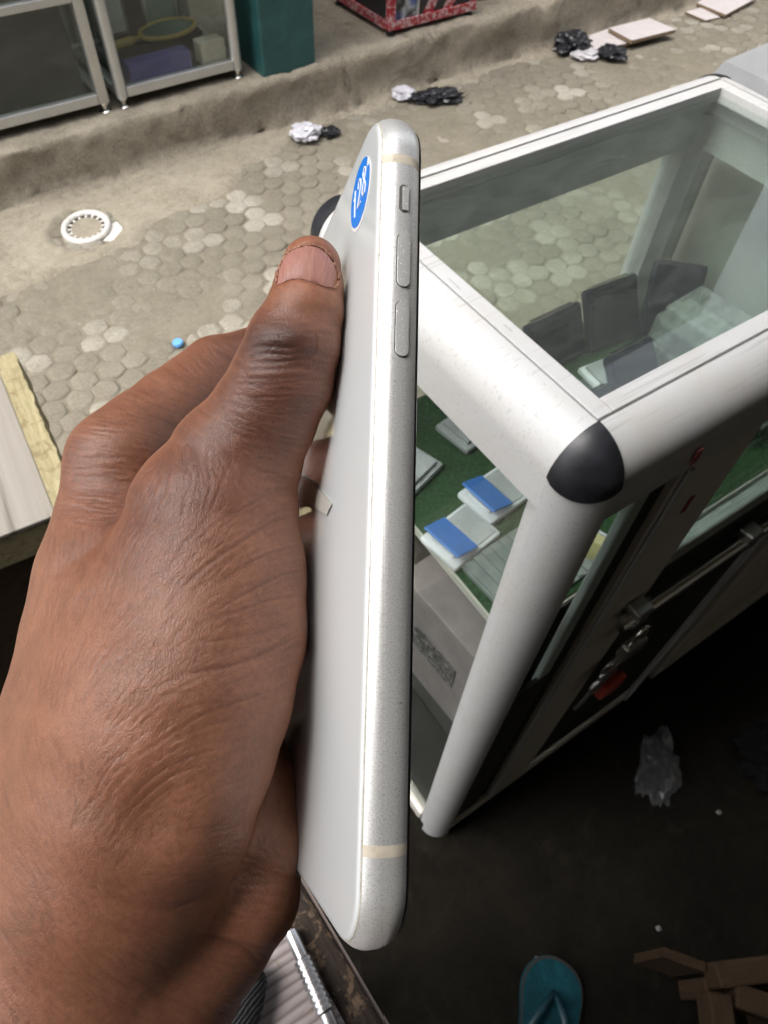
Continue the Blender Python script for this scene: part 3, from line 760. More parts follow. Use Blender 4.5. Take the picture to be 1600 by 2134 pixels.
# things on the lower shelf
bx = empty('printed_carton', CF(.055, .10, .372), CA + .05, 'greyish pink carton with dark print on the lower shelf of the display case', 'box')
t = NT('pink_grey_card'); p = t.pri((.25, .21, .21), .7); co = t.coords()
t.l(t.ramp(t.noise(co, 30, 5, .6), [(.3, (.20, .165, .17)), (.7, (.29, .245, .245))]), p.inputs['Base Color']); M['pinkcard'] = t.m
MB().box(-.04, .05, -.06, .07, .0, .19, .002).build('carton', M['pinkcard'], bx)
t = NT('smudged_print'); p = t.pri((.05, .045, .05), .7); co = t.coords()
t.l(t.ramp(t.noise(co, 160, 3, .6, 1.), [(.45, (.03, .028, .032)), (.6, (.22, .19, .19))]), p.inputs['Base Color']); M['print'] = t.m
MB().box(-.0416, -.0402, -.035, .045, .08, .125).build('print_band', M['print'], bx)
for k, (x, y, w, d, h) in enumerate(((.20, .13, .14, .18, .12), (.33, .13, .10, .16, .17))):
    o = MB().box(-w / 2, w / 2, -d / 2, d / 2, 0, h, .003).build('dark_carton', M['navy'] if k else M['black_board']); in_case(o, x, y, .3722, .05)
    tag(o, ('black carton on the lower shelf beside the pinkish carton', 'navy carton on the lower shelf beside the black carton')[k], 'box')
# keys and lock hanging on the stile
kb = empty('key_bunch', CF(.172, FY - .016, .40), CA, 'bunch of keys with a red tag hanging on the door stile', 'keys')
b = MB(); b.tube([(.012 * math.cos(a), 0, .06 + .012 * math.sin(a)) for a in np.linspace(0, 2 * math.pi, 20, endpoint=False)], .0012, 6, closed=True); b.build('ring', M['steel'], kb, True)
for k, (dx, rot) in enumerate(((-.008, .25), (.0, -.05), (.008, -.3))):
    key = MB(); m_ = Matrix.Translation((dx, -.002 + .002 * k, .048)) @ Matrix.Rotation(rot, 4, 'Y')
    key.lathe([(.009, -.001), (.009, .001)], 14, m_ @ Matrix.Translation((0, 0, -.008)) @ Matrix.Rotation(math.radians(90), 4, 'X'))
    key.box(-.003, .003, -.001, .001, -.045, -.016, 0, m_); key.build('key', M['steel'], kb)
MB().box(.006, .030, -.006, .002, -.012, .010, .003).build('tag', simple('red_plastic', (.5, .07, .05), .3), kb)
kb.scale = (1.6, 1.6, 1.6)
pl = empty('padlock', CF(.150, FY - .026, .592), CA, 'small steel padlock hanging from the lock bar', 'padlock')
MB().box(-.014, .014, -.006, .006, -.026, .0, .003).build('body', M['steel'], pl)
b = MB(); b.tube([(-.009, 0, -.002), (-.009, 0, .018), (-.006, 0, .026), (0, 0, .030), (.006, 0, .026), (.009, 0, .018), (.009, 0, -.002)], .0022, 8); b.build('shackle', M['chrome'], pl, True)

# second counter with a sheet metal lid beside it
c2 = empty('metal_topped_counter', CF(.463, 0, 0), CA, 'counter with dull sheet metal lid beyond the white framed display case', 'counter')
M['sheet'] = simple('dull_sheet_metal', (.16, .165, .17), .45, .5, .2, 9, .15, 30, .002)
b = MB(); b.v = [(0, -.012, .905), (.75, -.012, .905), (.75, .316, .905), (0, .316, .905), (.012, .0, .925), (.75, .0, .925), (.75, .31, .925), (.012, .31, .925), (.055, .03, .955), (.75, .03, .955), (.75, .275, .955), (.055, .275, .955)]
b.f = [(0, 1, 2, 3), (0, 4, 5, 1), (1, 5, 6, 2), (2, 6, 7, 3), (3, 7, 4, 0), (4, 8, 9, 5), (5, 9, 10, 6), (6, 10, 11, 7), (7, 11, 8, 4), (8, 11, 10, 9)]
b.build('lid', M['sheet'], c2)
MB().box(.004, .75, .002, .30, .03, .90).build('body', M['beige_alu'], c2)
MB().box(.004, .75, -.012, .001, .035, .06).build('bottom_rail', M['beige_alu'], c2)
for x in (.004, .36, .715): MB().box(x, x + .035, -.012, .001, .0605, .90, .002).build('front_stile', M['beige_alu'], c2)
for x in (.02, .70):
    for y in (.02, .26): MB().box(x, x + .03, y, y + .03, 0, .0295).build('foot', M['black'], c2)

# ================================================================== SHOP FLOOR THINGS
t = NT('teal_foam'); p = t.pri((.02, .17, .22), .9); p.inputs['Specular IOR Level'].default_value = .15; co = t.coords()
t.l(t.ramp(t.noise(co, 28, 7, .75, .6), [(.3, (.002, .018, .025)), (.5, (.004, .036, .048)), (.72, (.008, .062, .080))]), p.inputs['Base Color']); M['foam'] = t.m
slp = bpy.data.objects.new('flip_flop', None); col.objects.link(slp); slp.location = onz(1142, 2098, 0); slp.rotation_euler = (0, 0, math.radians(-17)); slp.scale = (.92, .92, .92); tag(slp, 'blue rubber flip flop lying on the dark shop floor', 'slipper')
outl = [(-.030, -.20), (-.036, -.17), (-.034, -.12), (-.032, -.08), (-.040, -.03), (-.048, .01), (-.046, .035), (-.034, .055), (-.012, .066), (.014, .064), (.034, .052), (.045, .03), (.046, -.01), (.040, -.06), (.035, -.11), (.036, -.16), (.032, -.20), (0, -.215)]
def smooth_loop(pts, n=5):
    out = []; m = len(pts)
    for i in range(m):
        p0_, p1_, p2_, p3_ = (np.array(pts[(i + k) % m]) for k in (-1, 0, 1, 2))
        for k in range(n):
            q = k / n; out.append(tuple(.5 * (2 * p1_ + (p2_ - p0_) * q + (2 * p0_ - 5 * p1_ + 4 * p2_ - p3_) * q * q + (3 * p1_ - p0_ - 3 * p2_ + p3_) * q ** 3)))
    return out
outl = smooth_loop(outl)
b = MB(); b.prism(outl, 0, .012); b.build('sole', M['foam'], slp)
b = MB(); b.prism([(x * .985, y * .99) for x, y in outl], .0122, .016); b.build('midsole', M['sole'], slp)
b = MB(); b.prism([(x * .93, y * .95 - .002) for x, y in outl], .0162, .0185); b.build('footbed', M['foam'], slp)
for sx in (-1, 1):
    b = MB(); pts = [(.0, .018, .018), (.004 * sx, .012, .028), (.018 * sx, -.012, .040), (.032 * sx, -.045, .038), (.040 * sx, -.075, .020)]
    b.tube(pts, [.004, .005, .0065, .0065, .005], 8); b.build('strap', simple('dark_teal_strap', (.004, .032, .045), .5), slp, True)
M['old_wood'] = None
def wood(name, dark, light, scale=1., rough=.75, axis=0, bump=.4, wear=None):
    t = NT(name); p = t.pri(light, rough); p.inputs['Specular IOR Level'].default_value = .2
    sc = [14 * scale] * 3; sc[axis] = 1.6 * scale
    co = t.coords(tuple(sc)); a = t.noise(co, 6, 6, .65, .8); f_ = t.noise(t.coords(tuple(x * 4 for x in sc)), 6, 4, .6)
    c = t.mix(.4, t.ramp(a, [(.3, dark), (.7, light)]), t.ramp(f_, [(.35, dark), (.62, light)]))
    if wear is not None:
        w = t.ramp(t.noise(t.coords(), 55 * scale, 6, .7, .6), [(.52, (0, 0, 0)), (.60, (1, 1, 1))]); c = t.mix(t.math('MULTIPLY', w, .8), c, wear)
    t.l(c, p.inputs['Base Color']); t.l(t.bump(t.math('ADD', a, f_), bump, .0015), p.inputs['Normal']); return t.m
M['dark_wood'] = wood('dark_old_wood', (.018, .010, .005), (.055, .033, .018), 1., .8, 0)
stl = bpy.data.objects.new('wooden_stool', None); col.objects.link(stl); stl.location = onz(1500, 2075, 0); tag(stl, 'low rough wooden stool standing on the dark shop floor', 'stool')
def beam(parent, p, q, w, h, mat, name='beam'):
    p, q = Vector(p), Vector(q); d = (q - p); L_ = d.length; x = d.normalized(); z = Vector((0, 0, 1))
    if abs(x.z) > .9: z = Vector((0, 1, 0))
    y = z.cross(x).normalized(); z = x.cross(y)
    mt = Matrix(((x.x, y.x, z.x, p.x), (x.y, y.y, z.y, p.y), (x.z, y.z, z.z, p.z), (0, 0, 0, 1)))
    b = MB(); b.box(0, L_, -w / 2, w / 2, -h / 2, h / 2, .003)
    o = b.build(name, mat, parent); o.matrix_local = mt; return o
stp = [onz(u, v, .13) - stl.location for u, v in ((1386, 1994), (1476, 2026))]
b = MB(); nrm_ = Vector((0, 0, 1)).cross(stp[1] - stp[0]).normalized() * .012
for q in (stp[0], stp[1], stp[1] + nrm_, stp[0] + nrm_): b.v += [(q.x, q.y, .0), (q.x, q.y, .118 + .006 * fbm(q.x * 40, q.y * 40))]
b.f = [(0, 2, 4, 6), (1, 7, 5, 3), (0, 1, 3, 2), (2, 3, 5, 4), (4, 5, 7, 6), (6, 7, 1, 0)]
b.build('side_panel', M['dark_wood'], stl)
sw = [onz(u, v, .12) - stl.location for u, v in ((1398, 1996), (1480, 2035), (1640, 2015), (1500, 2180), (1660, 2120))]
beam(stl, sw[1], sw[2], .03, .045, M['dark_wood']); beam(stl, sw[1] + Vector((.0, -.02, -.002)), sw[3], .03, .045, M['dark_wood']); beam(stl, sw[1] + Vector((.02, -.02, .001)), sw[4], .028, .04, M['dark_wood'])
for q in (sw[1] + Vector((.012, -.012, 0)), sw[2], sw[3], sw[4]): beam(stl, (q.x, q.y, .0), (q.x, q.y, .096), .024, .024, M['dark_wood'], 'leg')
t = NT('clear_film'); p = t.pri((.13, .13, .135), .07); p.inputs['Alpha'].default_value = .24; p.inputs['Specular IOR Level'].default_value = .9; co = t.coords(); t.l(t.bump(t.noise(co, 40, 4, .6, .5), .8, .006), p.inputs['Normal']); M['film'] = t.m
o = crumple('plastic_bag', onz(1362, 1612, .002), (.034, .058, .024), M['film'], 'clear crumpled water sachet lying on the dark shop floor', 'bag', 11, rz=-.35, amp=.55)
crumple('plastic_bag', onz(1598, 1585, .002), (.06, .055, .03), simple('dull_black_polythene', (.004, .004, .0045), .8, 0, .2, 30, **{'Specular IOR Level': .12}), 'black crumpled bag lying on the dark shop floor', 'bag', 12, amp=.5)
for k, (u, v, lab) in enumerate(((1497, 1694, 'tiny pale paper scrap on the shop floor beside the clear sachet'), (1371, 1936, 'tiny pale paper scrap on the shop floor between flip flop and stool'), (1118, 2000, 'tiny pale paper scrap at the toe of the flip flop'))):
    crumple('paper_scrap', onz(u, v, .001), (.0045, .004, .003), simple('grey_paper', (.14, .135, .13), .8), lab, 'scrap', 20 + k, sub=2)

# wooden bench
bz = .5
pa, pb = onz(34, 737, bz), onz(168, 1052, bz)
ed = (pb - pa).normalized(); perp = Vector((-ed.y, ed.x, 0))
if perp.x > 0: perp = -perp
ben = bpy.data.objects.new('wooden_bench', None); col.objects.link(ben)
ben.matrix_world = Matrix(((ed.x, -perp.x, 0, pa.x), (ed.y, -perp.y, 0, pa.y), (0, 0, 1, 0), (0, 0, 0, 1)))
tag(ben, 'pale laminated wooden bench with raw timber border strip', 'bench')
L_ = (pb - pa).length
t = NT('pale_laminate'); p = t.pri((.55, .52, .47), .55); co = t.coords((2, 46, 2))
g = t.noise(co, 1.2, 5, .6, .3); c = t.ramp(g, [(.35, (.10, .088, .068)), (.46, (.20, .182, .155)), (.66, (.235, .215, .19))])
sp_ = t.ramp(t.noise(t.coords(), 90, 5, .7, .4), [(.28, (1, 1, 1)), (.36, (0, 0, 0))]); c = t.mix(t.math('MULTIPLY', sp_, .6), c, (.13, .11, .07))
t.l(c, p.inputs['Base Color']); t.l(t.bump(g, .3, .001), p.inputs['Normal']); M['laminate'] = t.m
M['raw_wood'] = wood('raw_timber', (.19, .16, .085), (.34, .30, .18), 1., .85, 0, .5, (.17, .13, .07))
MB().box(0, L_, -.50, -.030, bz - .008, bz, .002).build('top_board', M['laminate'], ben)
b = MB(); n = 40
for i in range(n + 1):
    x = L_ * i / n; a = .0025 * fbm(x * 60, 1.2); c_ = .003 * fbm(x * 45, 5.)
    b.v += [(x, -.0295, bz - .05), (x, -.0295, bz + .004 + .5 * a), (x, -.002 + c_, bz + .004 + a), (x, 0 + c_, bz - .05)]
for i in range(n):
    for k in range(4): b.f.append((i * 4 + k, (i + 1) * 4 + k, (i + 1) * 4 + (k + 1) % 4, i * 4 + (k + 1) % 4))
b.f += [(0, 1, 2, 3), (n * 4 + 3, n * 4 + 2, n * 4 + 1, n * 4)]
b.build('border_strip', M['raw_wood'], ben)
MB().box(L_ - .024, L_ - .001, -.5, -.0305, bz - .060, bz - .0085, .002).build('apron', M['raw_wood'], ben)
MB().box(L_ - .020, L_ - .006, -.49, -.034, .02, bz - .0605).build('side_panel', M['dark_wood'], ben)  # dark board added to stand for the darkness under the bench
MB().box(.001, .024, -.5, -.0305, bz - .075, bz - .0225, .002).build('apron', M['raw_wood'], ben)
for x in (.03, L_ - .07):
    for y in (-.075, -.47): MB().box(x, x + .04, y, y + .04, 0, bz - .0225, .002).build('leg', M['dark_wood'], ben)

# table in front of the photographer
tz = .86
ta, tb = onz(640, 1860, tz), onz(800, 2134, tz)
ed = (tb - ta).normalized(); per = Vector((ed.y, -ed.x, 0))
if per.x > 0: per = -per
tab = bpy.data.objects.new('work_table', None); col.objects.link(tab)
org = ta - ed * .035
tab.matrix_world = Matrix(((ed.x, -per.x, 0, org.x), (ed.y, -per.y, 0, org.y), (0, 0, 1, 0), (0, 0, 0, 1)))
tag(tab, 'small work table of ridged pale board with dark worn wooden border under the hand', 'table')
t = NT('ridged_pinkish_board'); p = t.pri((.42, .37, .36), .6)
w_ = t.n('ShaderNodeTexWave'); w_.inputs['Scale'].default_value = 85; w_.inputs['Distortion'].default_value = 2.2; w_.inputs['Detail'].default_value = 3; w_.inputs['Detail Scale'].default_value = 1.5
w_.bands_direction = 'X'; t.l(t.coords((1, .25, 1), (0, 0, .35)), w_.inputs['Vector'])
c = t.ramp(w_.outputs['Fac'], [(.08, (.21, .175, .17)), (.32, (.33, .285, .28)), (.9, (.37, .325, .32))])
st_ = t.ramp(t.noise(t.coords(), 70, 5, .7, .8), [(.60, (0, 0, 0)), (.68, (1, 1, 1))]); c = t.mix(t.math('MULTIPLY', st_, .6), c, (.21, .145, .07))
t.l(c, p.inputs['Base Color']); t.l(t.bump(w_.outputs['Fac'], .25, .0012), p.inputs['Normal']); M['ridged'] = t.m
M['worn_edge'] = wood('dark_worn_edge', (.016, .012, .010), (.055, .040, .030), 2.2, .7, 0, .5, (.19, .13, .085))
MB().box(0, .62, -.40, -.0128, tz - .02, tz, .001).build('top_board', M['ridged'], tab)
MB().box(0, .62, -.0125, 0, tz - .034, tz - .0008, .0015).build('border_strip', M['worn_edge'], tab)
MB().box(0, .62, .0002, .0016, tz - .034, tz - .004).build('edge_lip', simple('pale_pinkish_edge', (.34, .27, .24), .6), tab)
for x in (.02, .56):
    for y in (-.38, -.06): MB().box(x, x + .035, y, y + .035, 0, tz - .0205, .002).build('leg', M['dark_wood'], tab)
# screwdriver
sc = bpy.data.objects.new('screwdriver', None); col.objects.link(sc)
s_a, s_b = onz(605, 1940, tz + .005), onz(735, 2240, tz + .005)
dv = (s_b - s_a).normalized(); zz = Vector((0, 0, 1)); yy = zz.cross(dv)
sc.matrix_world = Matrix(((dv.x, yy.x, 0, s_a.x), (dv.y, yy.y, 0, s_a.y), (0, 0, 1, tz + .0001), (0, 0, 0, 1)))
tag(sc, 'silver precision screwdriver with ribbed grip lying along the table edge', 'screwdriver')
rx = Matrix.Translation((0, 0, .0042)) @ Matrix.Rotation(math.radians(90), 4, 'Y')
M['silver'] = simple('silver_metal', (.72, .72, .74), .25, .9, .1, 60)
b = MB(); b.lathe([(.0012, -.0002), (.0028, .0002), (.0030, .004), (.0030, .0115)], 18, rx); b.build('cap', M['silver'], sc, True, 40)
b = MB(); pr = []
x = .0118
for k in range(9): pr += [(.0034, x), (.0041, x + .0004), (.0041, x + .0017), (.0034, x + .0021)]; x += .0024
b.lathe(pr, 18, rx); b.build('ribbed_grip', M['silver'], sc, True, 35)
b = MB(); b.lathe([(.0030, x + .0002), (.0030, x + .045), (.0012, x + .048), (.0012, x + .075)], 18, rx); b.build('shaft', M['silver'], sc, True, 40)
# black knitted cloth lying on the table under the wrist
t = NT('black_knit'); p = t.pri((.016, .0165, .019), .95); co = t.coords((1, 1, 1), (0, 0, .6))
w_ = t.n('ShaderNodeTexWave'); w_.inputs['Scale'].default_value = 210; w_.inputs['Distortion'].default_value = 3; w_.inputs['Detail'].default_value = 2; t.l(co, w_.inputs['Vector'])
n_ = t.noise(t.coords(), 900, 3, .6)
t.l(t.ramp(t.math('ADD', t.math('MULTIPLY', w_.outputs['Fac'], .6), t.math('MULTIPLY', n_, .5)), [(.25, (.006, .006, .007)), (.6, (.020, .021, .024)), (.85, (.060, .062, .068))]), p.inputs['Base Color'])
t.l(t.bump(t.math('ADD', w_.outputs['Fac'], n_), .8, .0012), p.inputs['Normal']); M['knit'] = t.m
ca, cb = onz(520, 2024, tz + .006), onz(412, 2260, tz + .006); dvc = cb - ca
b = MB(); n = 46; path = []
for i in range(n + 1):
    k = i / n; q = ca + dvc * k + Vector((-dvc.y, dvc.x, 0)).normalized() * (.004 * math.sin(k * 4.2))
    path.append(q - ca)
for ph in (0, 2.1, 4.2):
    b.tube([q + Vector((-dvc.y, dvc.x, 0)).normalized() * (.0042 * math.cos(ph + i * .55)) + Vector((0, 0, .0042 * math.sin(ph + i * .55))) for i, q in enumerate(path)], [.0046 * (.55 if i in (0, n) else 1) for i in range(n + 1)], 10)
o = b.build('cord', M['knit'], None, True, 60); o.location = ca + Vector((0, 0, .0032)); tag(o, 'thick black twisted cord lying on the work table beside the wrist', 'cord')
# ================================================================== PHONE
PR = np.array([[0.9507, 0.0251, -0.3092], [0.0821, -0.9815, 0.1728], [0.2991, 0.1897, 0.9352]])
u_, s_, v_ = np.linalg.svd(PR); PR = u_ @ v_
PT = np.array([2.05, -5.19, 119.59])
def cam_world(q):                # camera millimetres (x right, y down, z forward) -> world metres
    return CAM + c_right * (q[0] / 1000) - c_up * (q[1] / 1000) + c_fwd * (q[2] / 1000)
def cam_dir(q): return c_right * q[0] - c_up * q[1] + c_fwd * q[2]
ax = [cam_dir(PR[:, 0]), cam_dir(PR[:, 1]), cam_dir(-PR[:, 2])]
og = cam_world(PT)
PHM = Matrix(((ax[0].x, ax[1].x, ax[2].x, og.x), (ax[0].y, ax[1].y, ax[2].y, og.y), (ax[0].z, ax[1].z, ax[2].z, og.z), (0, 0, 0, 1)))
phone = bpy.data.objects.new('smartphone', None); col.objects.link(phone); phone.matrix_world = PHM
tag(phone, 'white smartphone with silver frame and blue round sticker, held edge on in the hand', 'smartphone')
PL, PW, PTH, RC = 150.9, 75.7, 8.3, 11.5
def outline(inset, nc=14, ns=10):
    """closed outline in (y, z) mm, z away from the viewer"""
    hy = PL / 2 - inset; z0 = inset; z1 = PW - inset; r = max(RC - inset, 1.)
    pts = []
    def arc(cy, cz, a0, a1):
        for k in range(nc + 1):
            a = a0 + (a1 - a0) * k / nc; pts.append((cy + r * math.cos(a), cz + r * math.sin(a)))
    def seg(p, q):
        for k in range(1, ns): pts.append((p[0] + (q[0] - p[0]) * k / ns, p[1] + (q[1] - p[1]) * k / ns))
    P2 = math.pi / 2
    arc(hy - r, z0 + r, 0, -P2); seg((hy - r, z0), (-hy + r, z0)); arc(-hy + r, z0 + r, -P2, -2 * P2)
    seg((-hy, z0 + r), (-hy, z1 - r)); arc(-hy + r, z1 - r, 2 * P2, P2); seg((-hy + r, z1), (hy - r, z1)); arc(hy - r, z1 - r, P2, 0); seg((hy, z1 - r), (hy, z0 + r))
    return pts
def finset(x): return 1.55 * abs(x / 3.62) ** 2.6
def loft(name, secs, mat, cap=True, smooth=35):
    b = MB(); n = None
    for x, ins in secs:
        o = outline(ins); n = len(o); b.v += [(x / 1000, y / 1000, -z / 1000) for y, z in o]
    for i in range(len(secs) - 1):
        for k in range(n): b.f.append((i * n + k, i * n + (k + 1) % n, (i + 1) * n + (k + 1) % n, (i + 1) * n + k))
    if cap: b.f += [tuple(range(n)), tuple((len(secs) - 1) * n + k for k in range(n))]
    return b.build(name, mat, phone, True, smooth)
# materials
t = NT('anodised_silver'); p = t.pri((.80, .80, .785), .34, .56); co = t.coords()
sp1 = t.noise(co, 3800, 3, .7); 
t.l(t.ramp(sp1, [(.30, (.56, .55, .53)), (.47, (.82, .815, .795)), (.70, (.93, .93, .915))]), p.inputs['Base Color'])
gr = t.ramp(t.noise(co, 330, 6, .8, .5), [(.29, (.14, .12, .09)), (.345, (1, 1, 1))])
t.l(t.mix(.75, p.inputs['Base Color'].links[0].from_socket, gr, 'MULTIPLY'), p.inputs['Base Color'])
t.l(t.math('ADD', t.math('MULTIPLY', sp1, .18), .25), p.inputs['Roughness'])
t.l(t.bump(sp1, .35, .00008), p.inputs['Normal']); M['frame'] = t.m
t = NT('white_back_glass'); p = t.pri((.72, .75, .76), .08, 0.); p.inputs['Coat Weight'].default_value = .7; p.inputs['Coat Roughness'].default_value = .03
t.l(t.math('ADD', t.math('MULTIPLY', t.noise(t.coords(), 60, 5, .7), .03), .012), p.inputs['Coat Roughness']); M['back'] = t.m
t = NT('grimy_seam'); p = t.pri((.5, .45, .36), .7); co = t.coords()
t.l(t.ramp(t.noise(co, 420, 5, .75, .4), [(.26, (.06, .05, .04)), (.36, (.40, .37, .30)), (.60, (.62, .59, .52))]), p.inputs['Base Color']); M['seam'] = t.m
t = NT('cream_band'); p = t.pri((.62, .56, .45), .5); co = t.coords()
t.l(t.ramp(t.noise(co, 330, 4, .7), [(.25, (.28, .22, .15)), (.40, (.60, .535, .42)), (.7, (.70, .64, .53))]), p.inputs['Base Color']); M['band'] = t.m
M['screen'] = simple('black_screen_glass', (.005, .005, .006), .05, 0, .1, 50)
xs = np.linspace(-3.5, 3.5, 21)
loft('frame', [(x, finset(x)) for x in xs], M['frame'])
loft('back_seam', [(-3.49, finset(3.5) - .01), (-3.62, finset(3.5) + .02), (-3.74, finset(3.5) + .14)], M['seam'])
loft('back_glass', [(-3.70, finset(3.5) + .16), (-3.92, finset(3.5) + .30), (-4.06, finset(3.5) + .52), (-4.13, finset(3.5) + .9), (-4.15, finset(3.5) + 1.6)], M['back'])
loft('screen_seal', [(3.52, finset(3.5) + .03), (3.66, finset(3.5) + .05)], M['blackgap'])
loft('screen', [(3.66, finset(3.5) + .03), (3.85, finset(3.5) + .07), (4.04, finset(3.5) + .30), (4.12, finset(3.5) + .7), (4.15, finset(3.5) + 1.5)], M['screen'])
def side_patch(name, poly, lift, mat, depth=.25, nx=9):
    """a small plate that follows the rounded side; poly as half-width per y station"""
    b = MB(); rows = []
    for (y, xa, xb) in poly:
        for k in range(nx + 1):
            x = xa + (xb - xa) * k / nx; b.v.append((x / 1000, y / 1000, -(finset(x) - lift) / 1000))
    ntop = len(b.v)
    for (y, xa, xb) in poly:
        for k in range(nx + 1):
            x = xa + (xb - xa) * k / nx; b.v.append((x / 1000, y / 1000, -(finset(x) + depth) / 1000))
    w = nx + 1; m = len(poly)
    for i in range(m - 1):
        for k in range(nx):
            a = i * w + k; b.f.append((a, a + 1, a + w + 1, a + w)); b.f.append((ntop + a, ntop + a + w, ntop + a + w + 1, ntop + a + 1))
        for k in (0, nx):
            a = i * w + k; b.f.append((a, a + w, ntop + a + w, ntop + a))
    for i in (0, m - 1):
        for k in range(nx): a = i * w + k; b.f.append((a, ntop + a, ntop + a + 1, a + 1))
    return b.build(name, mat, phone, True, 35)
def pill(cx, hw, y0, y1, g=0.):
    st = []; r = hw + g
    for a in np.linspace(math.pi / 2, 0, 8): st.append((y1 + g - r + r * math.sin(a), cx - r * math.cos(a) - 1e-3, cx + r * math.cos(a) + 1e-3))
    for a in np.linspace(0, math.pi / 2, 8): st.append((y0 - g + r - r * math.sin(a), cx - r * math.cos(a) - 1e-3, cx + r * math.cos(a) + 1e-3))
    return st
side_patch('antenna_band', [(62.1, -3.5, 3.5), (60.3, -3.5, 3.5)], .02, M['band'], .2, 20)
side_patch('antenna_band', [(-57.4, -3.5, 3.5), (-59.1, -3.5, 3.5)], .02, M['band'], .2, 20)
M['button'] = simple('polished_silver', (.90, .90, .885), .26, .5, .05, 900)
for (y0, y1) in ((35.6, 46.0), (22.4, 32.8)):
    side_patch('button_gap', pill(.35, 1.2, y0, y1, .16), .012, M['blackgap'], .1)
    side_patch('volume_button', pill(.35, 1.2, y0, y1), .42, M['button'], .1)
side_patch('switch_slot', pill(.25, .90, 50.3, 55.9, .08), .015, simple('grey_slot', (.10, .095, .085), .6), .1)
side_patch('mute_switch', [(55.4, -.10, 1.05), (50.7, -.10, 1.05)], .35, M['button'], .1, 5)
# camera lens on the back, far top corner
b = MB(); b.lathe([(.0072, 0), (.0072, .0009), (.0066, .0012), (.0058, .0012), (.0056, .0006), (.001, .0006)], 28, Matrix.Translation((-.00415, .064, -.062)) @ Matrix.Rotation(math.radians(-90), 4, 'Y')); b.build('camera_lens', M['screen'], phone, True, 40)
# loose strip of protective film standing off the back, by the palm
def film_tab(pxs, lift, name):
    b = MB()
    for dx in (0., -.12):
        for i, (u, v) in enumerate(pxs):
            q = PLANE(u, v, -4.17 - lift[i] + dx); b.v.append((q[0] / 1000, q[1] / 1000, -q[2] / 1000))
    n = len(pxs); b.f = [tuple(range(n)), tuple(range(2 * n - 1, n - 1, -1))] + [(i, (i + 1) % n, n + (i + 1) % n, n + i) for i in range(n)]
    return b.build(name, simple('cream_film', (.56, .55, .51), .3, 0, .10, 300), phone)
def PLANE(u, v, x):
    d = np.array([(u - 800) / F, (v - 1067) / F, 1.]); n = PR[:, 0]; p0 = PT + PR @ np.array([x, 0, 0])
    return PR.T @ (d * (p0 @ n) / (d @ n) - PT)
film_tab([(622, 985), (655, 1008), (692, 1050), (681, 1073), (640, 1048), (620, 1040)], [.5, .4, .25, .25, .4, .5], 'film_tab')
# sticker with handwritten 128
def on_back(u, v, x=-4.17):
    d = np.array([(u - 800) / F, (v - 1067) / F, 1.]); n = PR[:, 0]; p0 = PT + PR @ np.array([x, 0, 0])
    q = d * (p0 @ n) / (d @ n); return PR.T @ (q - PT)
lc = on_back(752, 401); ltop = on_back(764, 321); lbot = on_back(740, 481)
R_st = .5 * math.hypot(ltop[1] - lbot[1], ltop[2] - lbot[2]) * .93
lc[2] = (ltop[2] + lbot[2]) / 2; lc[1] = (ltop[1] + lbot[1]) / 2
print('sticker centre', lc, 'radius', R_st)
stk = MB(); stk.lathe([(R_st / 1000 * 1.06, 0), (R_st / 1000 * 1.06, .00008), (.0001, .00008)], 56, Matrix.Translation((-.00416, lc[1] / 1000 - .0006, -(lc[2] - .35) / 1000)) @ Matrix.Rotation(math.radians(-90), 4, 'Y'))
so_ = stk.build('sticker', simple('white_sticker_paper', (.72, .72, .72), .6), phone)
b = MB(); pts = []
for k in range(72):
    a = 2 * math.pi * k / 72; r = R_st * (1 + .012 * math.sin(a * 9) * math.sin(a * 2.3)) - (1.0 if 4 < k < 9 else 0)
    pts.append((r * math.cos(a) / 1000, r * math.sin(a) / 1000))
b.prism(pts, .00010, .00014, Matrix.Translation((-.00416, lc[1] / 1000, -lc[2] / 1000)) @ Matrix.Rotation(math.radians(-90), 4, 'Y'))
b.build('blue_disc', simple('blue_ink', (.0, .19, .72), .35, 0, .04, 60), so_)
G = {'1': [[(.05, .72), (.30, 1.), (.30, .0)]],
     '2': [[(.02, .74), (.12, .92), (.32, 1.), (.52, .88), (.52, .66), (.34, .40), (.04, .02), (.10, .05), (.62, .03)]],
     '8': [[(.50, .90), (.30, 1.), (.10, .86), (.14, .66), (.44, .44), (.58, .22), (.44, .02), (.18, .0), (.02, .18), (.14, .40), (.44, .60), (.54, .80), (.50, .90)]]}
hN = R_st * .86
for i, ch in enumerate('128'):
    b = MB()
    for line in G[ch]:
        pp_ = []
        for (gx, gy) in line:
            h = (i - 1) * hN * .56 + (gx - .3) * hN * .72; k = (gy - .5) * hN * 1.05 + (-.5, .1, .6)[i]
            pp_.append((-.00416 - .00016, (lc[1] + k) / 1000, -(lc[2] - h) / 1000))
        b.tube(pp_, .00021, 6)
    b.build('digit', simple('white_ink', (.78, .78, .78), .6), so_)

